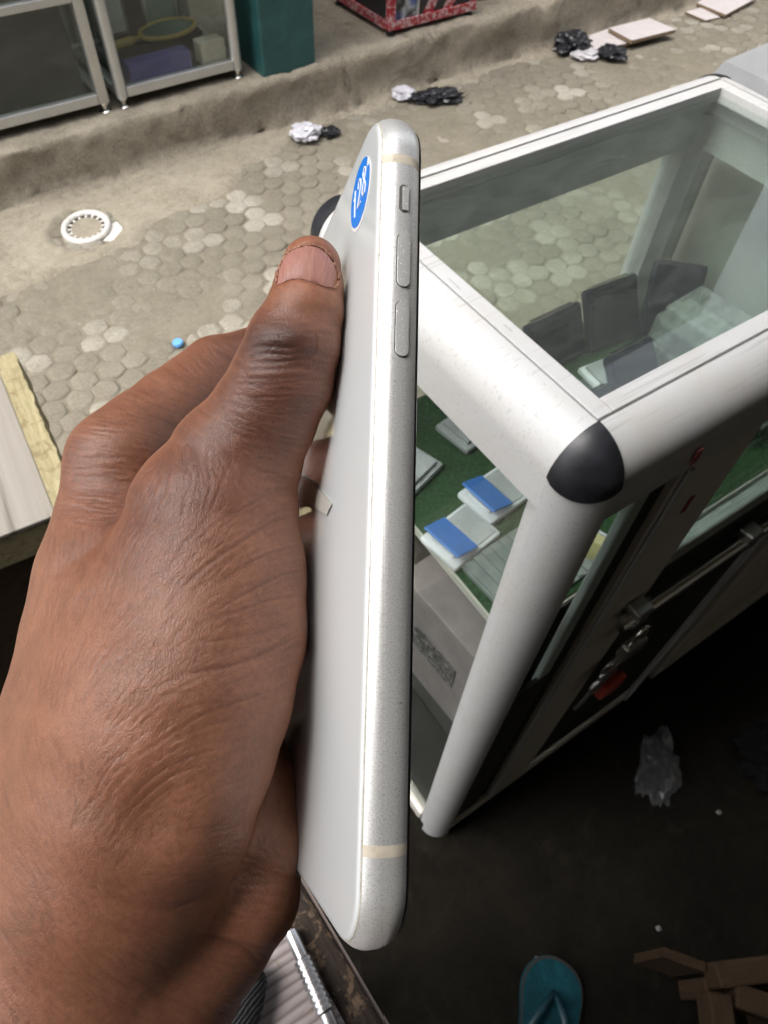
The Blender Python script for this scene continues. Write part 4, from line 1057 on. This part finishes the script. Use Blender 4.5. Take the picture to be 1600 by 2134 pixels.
# ================================================================== HAND
def N(u, v, d, r): return (np.array([(u - 800) / F * d, (v - 1067) / F * d, d]), r)
def NL(x, y, z, r): return (PR @ np.array([x, y, z]) + PT, r)
thumb = [N(650, 556, 149, 6.2), N(644, 600, 148, 7.1), N(636, 650, 147, 7.9), N(613, 716, 147, 9.6), N(590, 790, 149, 10.6), N(548, 872, 152, 11.4), N(492, 965, 155, 14.3),
         N(448, 1075, 155, 18.3), N(434, 1195, 154, 21.2), N(428, 1320, 150, 21.3), N(400, 1445, 144, 20.4), N(366, 1560, 141, 19.8), N(325, 1680, 140, 19.2), N(280, 1800, 141, 18.9), N(235, 1930, 146, 20), N(180, 2100, 144, 21.5), N(90, 2350, 140, 23.5), N(20, 2620, 136, 25)]
meta = [N(254, 964, 172, 11.9), N(234, 1080, 169, 12.6), N(212, 1200, 166, 13.6), N(190, 1330, 163, 14.8), N(166, 1480, 160, 16.2), N(138, 1650, 158, 17.5), N(95, 1850, 155, 19.5), N(60, 2100, 151, 21.5), N(0, 2400, 147, 23), N(-50, 2650, 142, 25)]
middle_m = [N(255, 1030, 190, 11.0), N(258, 1260, 186, 13), N(250, 1500, 180, 15), N(170, 1900, 168, 18), N(60, 2300, 158, 22)]
ring_m = [N(262, 1105, 206, 11), N(310, 1300, 198, 13.5), N(330, 1500, 190, 15), N(260, 1900, 172, 17), N(140, 2300, 160, 21)]
little_m = [N(330, 1195, 216, 10.5), N(400, 1380, 203, 13), N(430, 1560, 188, 14.5), N(410, 1750, 172, 16), N(330, 1950, 163, 17), N(200, 2300, 156, 21)]
heel = [N(505, 1560, 166, 10), N(520, 1660, 158, 11.2), N(528, 1760, 152, 11.0), N(498, 1860, 150, 12.8), N(436, 1930, 150, 14.2), N(338, 2030, 149, 16), N(248, 2180, 147, 18), N(160, 2380, 143, 21), N(80, 2620, 139, 24)]
web = [N(300, 1150, 173, 12.5), N(370, 1100, 172, 12)]
dorsal = [N(262, 1215, 160, 15), N(285, 1290, 155, 17.5), N(285, 1370, 152, 18.5), N(262, 1500, 149, 18.8), N(232, 1660, 147, 18.8), N(190, 1850, 146, 19.5), N(140, 2100, 144, 21)]
index_f = [N(254, 964, 172, 11.9), N(300, 905, 178, 10.9), N(360, 852, 185, 10.3), N(455, 779, 196, 10.2), N(535, 752, 202, 9.3), NL(-3, 47, 83.5, 8.4), NL(7, 45, 84.0, 7.6), NL(12.3, 44, 72, 7.2), NL(11.8, 43.5, 62, 6.4)]
middle_f = [N(255, 1030, 190, 11.0), N(300, 985, 205, 10.5), NL(-25, 26, 88, 9.8), NL(-6, 20, 87, 8.8), NL(6, 14, 85.5, 8.0), NL(12.5, 6, 68, 7.2), NL(11.2, -4, 49, 6.3)]
ring_f = [N(262, 1105, 206, 11), NL(-32, 12, 92, 10), NL(-16, 2, 90, 9.2), NL(-4, -2, 86.5, 8.2), NL(6, -5, 85, 7.6), NL(12, -14, 72, 7.0), NL(11, -20, 60, 6.2)]
little_f = [N(330, 1195, 216, 10.5), NL(-26, -14, 90, 9), NL(-12, -22, 88, 8.0), NL(-3, -25, 85, 7.2), NL(6, -28, 83.5, 6.6), NL(11.3, -34, 73, 6.2), NL(10.5, -38, 65, 5.6)]
def chain(P, nodes):
    out = np.full(len(P), 1e3, np.float32)
    for (a, ra), (b_, rb) in zip(nodes[:-1], nodes[1:]):
        a = a.astype(np.float32); ba = (b_ - a).astype(np.float32); pa_ = P - a
        t_ = np.clip(pa_ @ ba / (ba @ ba), 0, 1)
        q = pa_ - t_[:, None] * ba
        d = np.sqrt(np.einsum('ij,ij->i', q, q)) - (ra + (rb - ra) * t_).astype(np.float32)
        h = np.maximum(1.2 - np.abs(out - d), 0); out = np.minimum(out, d) - h * h / 4.8
    return out
def smin(a, b_, k):
    h = np.maximum(k - np.abs(a - b_), 0) / k; return np.minimum(a, b_) - h * h * k / 4
PRf = PR.astype(np.float32); PTf = PT.astype(np.float32)
def sd_phone(P):
    q = (P - PTf) @ PRf; q = np.abs(q - np.array([0, 0, PW / 2], np.float32)) - np.array([PTH / 2 - 1.2, PL / 2 - 1.2, PW / 2 - 1.2], np.float32)
    return np.sqrt((np.maximum(q, 0) ** 2).sum(1)) + np.minimum(q.max(1), 0) - 1.2
def sdf(P):
    P = P.astype(np.float32)
    palm = chain(P, meta); palm = smin(palm, chain(P, middle_m), 10); palm = smin(palm, chain(P, ring_m), 10); palm = smin(palm, chain(P, little_m), 10)
    palm = smin(palm, chain(P, web), 7); palm = smin(palm, chain(P, dorsal), 11)
    palm = smin(palm, chain(P, index_f), 5)
    for fch in (middle_f, ring_f, little_f): palm = smin(palm, chain(P, fch), 3)
    k = 2.0 + 12 * np.clip((P[:, 1] - 3) / 30, 0, 1)
    d = smin(palm, chain(P, thumb), k)
    d = smin(d, chain(P, heel), 2.5 + 8 * np.clip((P[:, 1] - 76) / 20, 0, 1))
    return np.maximum(d, .03 - sd_phone(P))
VX = 1.5
lo = np.array([-128., -66., 108.]); hi = np.array([28., 168., 236.])
dims = np.ceil((hi - lo) / VX).astype(int)
gx = [lo[i] + VX * np.arange(dims[i]) for i in range(3)]
# coarse pass to skip far cells
G_ = np.stack(np.meshgrid(*gx, indexing='ij'), -1).reshape(-1, 3).astype(np.float32)
cs = 4; cdim = [int(math.ceil(d / cs)) for d in dims]
CG = np.stack(np.meshgrid(*[lo[i] + VX * (cs * np.arange(cdim[i]) + (cs - 1) / 2) for i in range(3)], indexing='ij'), -1).reshape(-1, 3)
cv = sdf(CG).reshape(cdim)
near = np.abs(cv) < VX * cs * 1.9
nearF = np.repeat(np.repeat(np.repeat(near, cs, 0), cs, 1), cs, 2)[:dims[0], :dims[1], :dims[2]].reshape(-1)
sgn = np.repeat(np.repeat(np.repeat(cv, cs, 0), cs, 1), cs, 2)[:dims[0], :dims[1], :dims[2]].reshape(-1)
vals = np.where(sgn < 0, -5., 5.).astype(np.float32)
vals[nearF] = sdf(G_[nearF])
vals = vals.reshape(dims)
# cut the forearm off well outside the frame
def surface_nets(vals):
    nx, ny, nz = vals.shape; inside = vals < 0
    cs_ = np.zeros((nx - 1, ny - 1, nz - 1), int)
    for dx in (0, 1):
        for dy in (0, 1):
            for dz in (0, 1): cs_ += inside[dx:nx - 1 + dx, dy:ny - 1 + dy, dz:nz - 1 + dz]
    act = (cs_ > 0) & (cs_ < 8); idx = np.full(act.shape, -1, int); idx[act] = np.arange(act.sum())
    I = np.argwhere(act); acc = np.zeros((len(I), 3)); cnt = np.zeros(len(I))
    cor = [(0, 0, 0), (1, 0, 0), (0, 1, 0), (1, 1, 0), (0, 0, 1), (1, 0, 1), (0, 1, 1), (1, 1, 1)]
    for a in range(8):
        for b_ in range(a + 1, 8):
            ca, cb = np.array(cor[a]), np.array(cor[b_])
            if np.abs(ca - cb).sum() != 1: continue
            va = vals[tuple((I + ca).T)]; vb = vals[tuple((I + cb).T)]; m_ = (va < 0) != (vb < 0)
            t_ = np.where(m_, va / np.where(m_, va - vb, 1), 0)
            pt = ca + t_[:, None] * (cb - ca); acc[m_] += pt[m_]; cnt += m_
    V = I + acc / cnt[:, None]
    quads = []
    for ax_ in range(3):
        sl0 = [slice(None)] * 3; sl1 = [slice(None)] * 3; sl0[ax_] = slice(0, -1); sl1[ax_] = slice(1, None)
        e = inside[tuple(sl0)] != inside[tuple(sl1)]
        o1, o2 = [(1, 2), (2, 0), (0, 1)][ax_]
        E_ = np.argwhere(e); ok = (E_[:, o1] > 0) & (E_[:, o2] > 0) & (E_[:, o1] < vals.shape[o1] - 1) & (E_[:, o2] < vals.shape[o2] - 1); E_ = E_[ok]
        d1 = np.zeros(3, int); d1[o1] = 1; d2 = np.zeros(3, int); d2[o2] = 1
        q = np.stack([idx[tuple((E_ - d1 - d2).T)], idx[tuple((E_ - d2).T)], idx[tuple(E_.T)], idx[tuple((E_ - d1).T)]], 1)
        fl = ~inside[tuple(E_.T)]
        q[fl] = q[fl][:, ::-1]; quads.append(q)
    return V, np.concatenate(quads)
V, Q = surface_nets(vals)
V = lo + V * VX
def grad(P, e=.25):
    f0 = sdf(P); g = np.stack([sdf(P + np.eye(3)[i] * e) for i in range(3)], 1) - f0[:, None]
    return f0, g / e
def project(P, it=1):
    for _ in range(it):
        f0, g = grad(P); P = P - np.clip(f0 / np.maximum((g * g).sum(1), .5), -.6, .6)[:, None] * g
    return P
def subdiv(V, Q):
    nV = len(V); e = np.stack([Q, np.roll(Q, -1, 1)], -1).reshape(-1, 2); e.sort(1)
    key = e[:, 0].astype(np.int64) * nV + e[:, 1]; uq, inv = np.unique(key, return_inverse=True)
    ev = .5 * (V[uq // nV] + V[uq % nV]); fv = V[Q].mean(1)
    ei = inv.reshape(-1, 4) + nV; fi = np.arange(len(Q)) + nV + len(uq)
    nq = np.concatenate([np.stack([Q[:, k], ei[:, k], fi, ei[:, k - 1]], 1) for k in range(4)])
    return np.concatenate([V, ev, fv]), nq
def relax(V, Q, n=1, lam=.5):
    e = np.stack([Q, np.roll(Q, -1, 1)], -1).reshape(-1, 2)
    for _ in range(n):
        acc = np.zeros_like(V); c_ = np.zeros(len(V)); 
        for k in range(3): acc[:, k] = np.bincount(e[:, 0], V[e[:, 1], k], len(V)) + np.bincount(e[:, 1], V[e[:, 0], k], len(V))
        c_ = np.bincount(e[:, 0], minlength=len(V)) + np.bincount(e[:, 1], minlength=len(V))
        V = V + lam * (acc / np.maximum(c_, 1)[:, None] - V)
    return V
V = project(relax(V, Q, 2), 2)
V, Q = subdiv(V, Q); V = project(V, 1)
V, Q = subdiv(V, Q); f0, Gn = grad(V); V = V - np.clip(f0 / np.maximum((Gn * Gn).sum(1), .5), -.2, .2)[:, None] * Gn; V = relax(V, Q, 2, .4)
Nn = Gn / np.maximum(np.linalg.norm(Gn, axis=1), 1e-6)[:, None]
print('hand verts', len(V), 'quads', len(Q))

# ---- skin relief: folds and fine lines laid out on the photo, carved into the mesh
HS = 2; HW_, HH_ = 1600 // HS + 20, 2134 // HS + 20
Hm = np.zeros((HH_, HW_), np.float32)
def stroke(pts, depth, width, add=False, ridge=0.):
    pts = [np.array(p, float) / HS + 10 for p in pts]
    # Catmull-Rom resample
    P_ = [pts[0]] + pts + [pts[-1]]; path = []
    for i in range(1, len(P_) - 2):
        n = max(2, int(np.hypot(*(P_[i + 1] - P_[i])) / .8))
        for k in range(n):
            t_ = k / n; path.append(.5 * ((2 * P_[i]) + (-P_[i - 1] + P_[i + 1]) * t_ + (2 * P_[i - 1] - 5 * P_[i] + 4 * P_[i + 1] - P_[i + 2]) * t_ ** 2 + (-P_[i - 1] + 3 * P_[i] - 3 * P_[i + 1] + P_[i + 2]) * t_ ** 3))
    n = len(path); w = width / HS; R = int(w * 3) + 1
    for i, p_ in enumerate(path):
        tap = min(1., 4 * min(i, n - 1 - i) / n + .12)
        x0, y0 = int(p_[0]), int(p_[1])
        if x0 < R or y0 < R or x0 >= HW_ - R - 1 or y0 >= HH_ - R - 1: continue
        yy_, xx_ = np.mgrid[y0 - R:y0 + R + 1, x0 - R:x0 + R + 1]
        g = np.exp(-((xx_ - p_[0]) ** 2 + (yy_ - p_[1]) ** 2) / (2 * (w * (.5 + .5 * tap)) ** 2)) * depth * tap
        sl = Hm[y0 - R:y0 + R + 1, x0 - R:x0 + R + 1]
        np.minimum(sl, -g, out=sl)
anch = [((620, 640), 2, .15), ((600, 700), 0, 1.2), ((590, 780), 2, 1.15), ((585, 850), 4, 1.0), ((500, 850), 18, 1.0), ((440, 880), 40, 1.), ((400, 980), 95, .7), ((320, 1060), 118, .7), ((480, 1000), 60, .6),
        ((560, 950), 10, .9), ((520, 1080), 150, .6), ((600, 1100), 168, .6), ((440, 1150), 140, .55), ((590, 1250), 165, .55), ((480, 1300), 160, .6), ((330, 1250), 128, .5), ((220, 1200), 104, .55), ((150, 1150), 95, .6),
        ((120, 1350), 98, .6), ((250, 1420), 125, .55), ((400, 1450), 158, .5), ((330, 1600), 145, .6), ((230, 1720), 130, .7), ((420, 1620), 150, .4), ((520, 1600), 160, .2), ((100, 1600), 75, .4), ((150, 1900), 55, .5), ((300, 1950), 30, .5), ((400, 1800), 170, .3),
        ((150, 960), 4, 1.), ((250, 930), 8, 1.), ((180, 1040), 6, .9), ((330, 850), 25, .5), ((450, 760), 50, .4), ((540, 1850), 8, .5), ((570, 1700), 80, .15), ((60, 1800), 60, .4)]
aP = np.array([a[0] for a in anch], float); aA = np.radians([2 * a[1] for a in anch]); aS = np.array([a[2] for a in anch])
def field(p_):
    w = 1 / (((aP - p_) ** 2).sum(1) + 400.) ** 1.5; w /= w.sum()
    ang = .5 * math.atan2((w * np.sin(aA)).sum(), (w * np.cos(aA)).sum()); return ang, (w * aS).sum()
rr = random.Random(21)
for k in range(5200):
    p_ = np.array([rr.uniform(-5, 720), rr.uniform(640, 2140)])
    ang, st_ = field(p_)
    if rr.random() > st_ + .15: continue
    Ls = rr.uniform(26, 80) * (1.2 if st_ > .8 else 1); n = 5; pts = [p_.copy()]
    for sgn_ in (1,):
        q = p_.copy(); a_ = ang
        for i in range(n):
            a2, _ = field(q)
            if math.cos(a2 - a_) < 0: a2 += math.pi
            a_ = a2 + rr.gauss(0, .10); q = q + Ls / n * np.array([math.cos(a_), math.sin(a_)]); pts.append(q.copy())
    stroke(pts, rr.uniform(.06, .21) * (.35 + .75 * st_), rr.uniform(1.2, 2.1))
folds = [  # (points, depth mm, width px)
    ([(648, 1138), (590, 1146), (520, 1172), (440, 1230)], .42, 4.5), ([(650, 1185), (600, 1198), (530, 1225), (430, 1290)], .45, 4.5), ([(640, 1070), (580, 1085), (500, 1130), (420, 1190), (350, 1260)], .25, 3.5),
    ([(636, 1010), (570, 1030), (480, 1080)], .22, 3.5), ([(648, 1240), (590, 1250), (520, 1268), (440, 1300)], .40, 4.5), ([(638, 1316), (560, 1362), (470, 1390), (352, 1412)], .55, 5), ([(590, 1364), (500, 1384), (437, 1394), (345, 1424), (300, 1450)], .35, 4),
    ([(640, 1285), (570, 1310), (490, 1330), (400, 1345)], .35, 4), ([(590, 1430), (500, 1462), (430, 1490), (350, 1532), (271, 1590)], .40, 4.5), ([(490, 1462), (410, 1472), (340, 1500)], .3, 4), ([(500, 1500), (420, 1520), (330, 1560)], .3, 4),
    ([(470, 1556), (400, 1575), (332, 1610), (280, 1655), (245, 1706)], .45, 4.5), ([(446, 1582), (370, 1614), (306, 1657), (236, 1720)], .40, 4.5), ([(430, 1620), (360, 1650), (300, 1690), (230, 1760)], .22, 4), ([(520, 1548), (460, 1585), (400, 1605)], .2, 4),
    ([(560, 1790), (507, 1814), (460, 1852), (410, 1880), (340, 1905)], .35, 6), ([(0, 1938), (50, 1944), (100, 1942), (150, 1912)], .16, 4), ([(372, 1962), (430, 1954), (503, 1980), (548, 2010)], .5, 6),
    ([(504, 729), (530, 722), (560, 719), (607, 724), (640, 718)], .38, 3.4), ([(652, 690), (662, 712), (655, 735), (626, 750)], .28, 3), ([(508, 745), (560, 736), (610, 740)], .32, 3.2), ([(512, 758), (580, 752), (655, 745)], .34, 3.2), ([(494, 772), (560, 768), (660, 762)], .30, 3.2), ([(490, 787), (570, 786), (664, 776)], .32, 3.2),
    ([(484, 800), (560, 802), (650, 796)], .28, 3), ([(520, 708), (560, 700), (600, 703)], .25, 3), ([(530, 693), (570, 688), (615, 692)], .16, 3), ([(556, 700), (566, 716), (560, 735)], .18, 2.6), ([(470, 820), (540, 830), (640, 824)], .22, 3), ([(540, 860), (600, 858), (660, 850)], .18, 3),
    ([(440, 715), (468, 735), (496, 760), (520, 800)], .45, 5), ([(300, 862), (340, 875), (389, 900), (420, 930)], .35, 5), ([(132, 962), (200, 950), (300, 955)], .18, 3), ([(130, 985), (200, 975), (320, 985)], .2, 3), ([(130, 1010), (220, 1002), (300, 1015)], .18, 3), ([(128, 1035), (200, 1030), (270, 1045)], .15, 3),
    ([(400, 900), (385, 950), (395, 1000), (370, 1060)], .2, 2.6), ([(360, 950), (350, 1000), (330, 1050), (335, 1110)], .2, 2.6), ([(440, 900), (430, 960), (440, 1020), (410, 1090)], .18, 2.6), ([(300, 1010), (285, 1060), (290, 1110)], .2, 2.6), ([(480, 930), (470, 990), (430, 1080), (360, 1170)], .18, 2.6)]
for pts, dpt, wd in folds:
    deep = wd > 3.6
    pts = [(a + rr.gauss(0, 2.5), b_ + rr.gauss(0, 2.5)) for a, b_ in pts]
    stroke(pts, dpt * (.50 if deep else .85), wd * (.66 if deep else .8))
    if deep:                                     # company of weaker parallel lines
        for k in range(3):
            off = rr.uniform(-16, 16); i0 = rr.randint(0, max(0, len(pts) - 3))
            stroke([(a + rr.gauss(0, 3), b_ + off + rr.gauss(0, 3)) for a, b_ in pts[i0:i0 + 3]], dpt * .25, wd * .6)
# fingertip ridge round the nail and ragged cuticle
for pts, dpt, wd in (([(572, 570), (582, 545), (602, 525), (640, 509), (668, 512), (692, 536), (706, 566), (707, 584)], .35, 3.2), ([(566, 600), (590, 586), (622, 579), (660, 590), (694, 603), (706, 590)], .30, 3.0), ([(620, 512), (650, 520), (676, 534)], .2, 2.5), ([(650, 505), (668, 524), (690, 552)], .2, 2.5)): stroke(pts, dpt, wd)
pu = 800 + F * V[:, 0] / V[:, 2]; pv_ = 1067 + F * V[:, 1] / V[:, 2]
facing = -np.einsum('ij,ij->i', Nn, V) / np.linalg.norm(V, axis=1)
fw_ = np.clip((facing - .05) / .35, 0, 1)
hx = np.clip(pu / HS + 10, 1, HW_ - 3); hy_ = np.clip(pv_ / HS + 10, 1, HH_ - 3)
ix, iy = hx.astype(int), hy_.astype(int); fx, fy = hx - ix, hy_ - iy
hv = Hm[iy, ix] * (1 - fx) * (1 - fy) + Hm[iy, ix + 1] * fx * (1 - fy) + Hm[iy + 1, ix] * (1 - fx) * fy + Hm[iy + 1, ix + 1] * fx * fy
# broad swells: extensor tendon, thenar bulge, knuckle puffs
def blob(u0, v0, ru, rv, rot=0.):
    a = math.radians(rot); du, dv_ = pu - u0, pv_ - v0
    x = (du * math.cos(a) + dv_ * math.sin(a)) / ru; y = (-du * math.sin(a) + dv_ * math.cos(a)) / rv
    return np.exp(-(x * x + y * y))
sw_ = .5 * blob(580, 705, 85, 26) - .6 * blob(610, 655, 60, 22) + 1.0 * blob(200, 1420, 120, 160, 10) - 1.2 * blob(330, 1700, 70, 150, 35) + 1.0 * blob(430, 1720, 80, 110, 20) - .8 * blob(560, 970, 60, 70) + .6 * blob(120, 960, 60, 60)
V = V + Nn * ((hv + sw_ * 1.0) * fw_)[:, None]

# ---- pigment of knuckles, palm side and fingertip, plus painted-in light and fold shade
tone = np.ones((len(V), 4), np.float32)
def paint(mask, colr):
    m_ = np.clip(mask, 0, 1)[:, None] * fw_[:, None]
    tone[:, :3] = tone[:, :3] * (1 - m_) + tone[:, :3] * np.array(colr, np.float32) * m_
paint(blob(575, 712, 100, 50) * 1.0, (.42, .40, .45)); paint(blob(560, 830, 110, 110, 20) * .55, (.62, .58, .62)); paint(blob(420, 960, 140, 90, -45) * .6, (.62, .58, .62)); paint(blob(270, 1090, 110, 60, -40) * .6, (.6, .56, .6))
paint(blob(640, 540, 95, 75) * 1.0, (1.35, 1.25, 1.12)); paint(blob(600, 640, 60, 30) * .4, (.8, .7, .62)); paint(blob(640, 1400, 90, 280, 8) * .75, (1.28, 1.32, 1.30)); paint(blob(700, 640, 22, 90) * .6, (1.25, 1.25, 1.25))
paint(blob(240, 1750, 60, 120, 30) * .4, (.75, .72, .82)); paint(blob(400, 780, 130, 80, -40) * .5, (.95, .86, .74)); paint(blob(150, 1000, 70, 70) * .35, (.85, .78, .85)); paint(blob(480, 1850, 90, 90) * .4, (.8, .72, .66))
paint(blob(575, 800, 150, 170) * .8, (.70, .66, .70)); paint(blob(370, 1080, 210, 110, -40) * .7, (.78, .73, .75)); paint(blob(110, 1480, 190, 330) * .9, (1.16, 1.10, .98)); paint(blob(300, 1560, 120, 120) * .5, (1.10, 1.06, 1.0)); paint(blob(330, 1900, 140, 140) * .6, (.78, .72, .70))  # upper thumb darker; light at lower left and heel shade painted into colour
paint(np.clip(-hv / .22, 0, 1) * .75, (.62, .55, .55))  # crease shade painted into the skin colour by carved depth
paint(1 - blob(300, 1300, 800, 900), (1.05, 1.0, .98))

t = NT('dark_brown_skin'); p = t.pri((.25, .11, .065), .46)
p.inputs['Subsurface Weight'].default_value = .12; p.inputs['Subsurface Radius'].default_value = (.9, .32, .16); p.inputs['Subsurface Scale'].default_value = .0018
p.inputs['Specular IOR Level'].default_value = .5
at = t.n('ShaderNodeAttribute'); at.attribute_name = 'tone'
co = t.coords()
n1 = t.noise(co, 95, 6, .65, .2); n2 = t.noise(co, 900, 4, .65)
c = t.ramp(n1, [(.28, (.162, .067, .037)), (.5, (.230, .096, .053)), (.72, (.297, .131, .077))])
c = t.mix(.4, c, t.ramp(n2, [(.32, (.134, .055, .032)), (.6, (.268, .119, .071))]))
c = t.mix(1., c, at.outputs['Color'], 'MULTIPLY'); t.l(c, p.inputs['Base Color'])
vor = t.n('ShaderNodeTexVoronoi'); vor.feature = 'DISTANCE_TO_EDGE'; vor.inputs['Scale'].default_value = 1500
wv = t.n('ShaderNodeMapping'); wv.inputs['Scale'].default_value = (1, .62, 1); wv.inputs['Rotation'].default_value = (.2, .3, .5); tc = t.n('ShaderNodeTexCoord'); t.l(tc.outputs['Object'], wv.inputs[0])
ds = t.n('ShaderNodeVectorMath'); ds.operation = 'ADD'; nz_ = t.n('ShaderNodeTexNoise'); nz_.inputs['Scale'].default_value = 700; t.l(wv.outputs[0], nz_.inputs['Vector'])
sc_ = t.n('ShaderNodeVectorMath'); sc_.operation = 'SCALE'; sc_.inputs[3].default_value = .0007; t.l(nz_.outputs['Color'], sc_.inputs[0]); t.l(wv.outputs[0], ds.inputs[0]); t.l(sc_.outputs[0], ds.inputs[1]); t.l(ds.outputs[0], vor.inputs['Vector'])
cell = t.ramp(vor.outputs['Distance'], [(0., (0, 0, 0)), (.16, (1, 1, 1))])
h = t.math('ADD', t.math('MULTIPLY', cell, .55), t.math('MULTIPLY', n2, .6))
t.l(t.bump(h, .42, .00016), p.inputs['Normal'])
t.l(t.math('ADD', t.math('MULTIPLY', n2, .26), .35), p.inputs['Roughness'])
M['skin'] = t.m

base = cam_world(V[np.argmax(pv_)])
person = bpy.data.objects.new('person', None); col.objects.link(person); person.location = base
tag(person, 'bare brown left hand and wrist gripping the white smartphone, thumb along its back', 'person')
Cr, Cu, Cf = np.array(c_right), np.array(c_up), np.array(c_fwd)
W3 = np.array(CAM) - np.array(base) + (V[:, :1] * Cr - V[:, 1:2] * Cu + V[:, 2:] * Cf) / 1000
me = bpy.data.meshes.new('hand')
me.vertices.add(len(W3)); me.vertices.foreach_set('co', W3.astype(np.float32).ravel())
me.loops.add(len(Q) * 4); me.loops.foreach_set('vertex_index', Q.astype(np.int32).ravel())
me.polygons.add(len(Q)); me.polygons.foreach_set('loop_start', np.arange(0, len(Q) * 4, 4, dtype=np.int32)); me.polygons.foreach_set('loop_total', np.full(len(Q), 4, np.int32))
me.update(calc_edges=True)
# outward normals check
v0 = W3[Q[:, 0]]; fn = np.cross(W3[Q[:, 2]] - v0, W3[Q[:, 3]] - W3[Q[:, 1]]); gw = (Nn[:, :1] * Cr - Nn[:, 1:2] * Cu + Nn[:, 2:] * Cf)[Q[:, 0]]
if (np.einsum('ij,ij->i', fn, gw) > 0).mean() < .5: me.flip_normals()
ca_ = me.color_attributes.new('tone', 'FLOAT_COLOR', 'POINT'); ca_.data.foreach_set('color', tone.ravel())
hand = link('hand', me, M['skin'], person, True)

# ---- thumb nail: a curved plate laid on the thumb
tree = BVHTree.FromPolygons([tuple(x) for x in W3], [tuple(int(i) for i in q) for q in Q[np.where((pu[Q[:, 0]] > 540) & (pu[Q[:, 0]] < 740) & (pv_[Q[:, 0]] > 470) & (pv_[Q[:, 0]] < 660))[0]]])
def on_hand(u, v):
    o_ = CAM - base; d_ = ray(u, v).normalized(); r_ = tree.ray_cast(o_, d_); return r_[0], r_[1]
topc = [(583, 562), (593, 539), (608, 521), (630, 513), (652, 513), (672, 521), (690, 541), (701, 566)]
botc = [(579, 594), (592, 588), (604, 582), (622, 580), (641, 583), (660, 591), (678, 597), (696, 598)]
b = MB(); nr, nc_ = 10, 22
def along(cv_, s):
    f_ = s * (len(cv_) - 1); i = min(int(f_), len(cv_) - 2); k = f_ - i
    return (cv_[i][0] * (1 - k) + cv_[i + 1][0] * k, cv_[i][1] * (1 - k) + cv_[i + 1][1] * k)
okn = True
for lay in (0, 1):
    for i in range(nr + 1):
        for j in range(nc_ + 1):
            s = j / nc_; a = along(topc, s); c_ = along(botc, s); k = i / nr
            jt = 1.6 * math.sin(j * 2.1) * (1 if i == 0 else 0)
            h_, n_ = on_hand(a[0] * (1 - k) + c_[0] * k, a[1] * (1 - k) + c_[1] * k + jt)
            if h_ is None:
                q_ = tree.find_nearest(pix(a[0] * (1 - k) + c_[0] * k, a[1] * (1 - k) + c_[1] * k, .146) - base); h_, n_ = q_[0], q_[1]
            edge = min(1, 4 * min(k, 1 - k)) * min(1, 5 * min(s, 1 - s))
            lift = (.00012 + .00030 * edge + .00005 * math.sin(j * 1.9)) if lay == 0 else -.0006
            b.v.append(tuple(h_ + n_ * lift))
w = nc_ + 1; nt = (nr + 1) * w
for i in range(nr):
    for j in range(nc_):
        a = i * w + j; b.f.append((a, a + 1, a + w + 1, a + w)); b.f.append((nt + a, nt + a + w, nt + a + w + 1, nt + a + 1))
for j in range(nc_):
    for a in (j, nr * w + j): b.f.append((a, a + 1, nt + a + 1, nt + a))
for i in range(nr):
    for a in (i * w, i * w + nc_): b.f.append((a, a + w, nt + a + w, nt + a))
t = NT('pink_nail'); p = t.pri((.45, .22, .175), .52); co = t.coords((1, 1, 1))
nn = t.noise(t.coords((2400, 300, 300), (0, 0, -.1)), 1., 4, .6)
t.l(t.ramp(nn, [(.3, (.28, .120, .092)), (.6, (.36, .17, .135)), (.8, (.43, .235, .19))]), p.inputs['Base Color']); t.l(t.bump(nn, .25, .0001), p.inputs['Normal'])
print('nail ok', okn)
b.build('nail', t.m, person, True, 60)
# ragged pale skin round the nail
rim = [(577, 588), (580, 566), (590, 541), (606, 522), (630, 512), (654, 511), (676, 519), (694, 541), (705, 568), (706, 590), (696, 601)]
b = MB(); pts = []
for i in range(70):
    u, v = along(rim, i / 69); h_, n_ = on_hand(u + 1.6 * math.sin(i * 1.7), v + 1.6 * math.sin(i * 2.9 + 1))
    if h_ is not None: pts.append(h_ + n_ * (.00012 + .00010 * math.sin(i * 3.3)))
b.tube(pts, [.00026 + .00014 * math.sin(i * 2.3) for i in range(len(pts))], 7)
b.build('cuticle', simple('dry_pale_skin', (.33, .165, .105), .7, 0, .25, 900), person, True)

# ================================================================== GROUPS OF LOOK-ALIKES
for o in bpy.data.objects:
    if o.parent is not None or 'label' not in o: continue
    k = o.name.split('.')[0]; l = o['label']
    g = None
    if k == 'leaning_phone': g = 'black phones leaning in the display case'
    elif k == 'earphone_case': g = 'gadget boxes on the green turf'
    elif k == 'shoe': g = 'brown shoes on the ledge'
    elif k == 'reflection_box': g = 'clear plastic boxes added to give reflections in the display case'
    elif k == 'white_board': g = 'white boards lying by the ledge'
    elif k == 'plastic_bag': g = 'plastic bags lying on the pavement' if 'shop floor' not in l else 'plastic bags lying on the shop floor'
    elif k == 'paper_scrap': g = 'paper scraps on the shop floor'
    elif k == 'glass_cabinet': g = 'aluminium cabinets on the ledge'
    elif k == 'carton' and 'shelf above the black board' in l: g = 'cartons on the shelf above the black board'
    if g: o['group'] = g
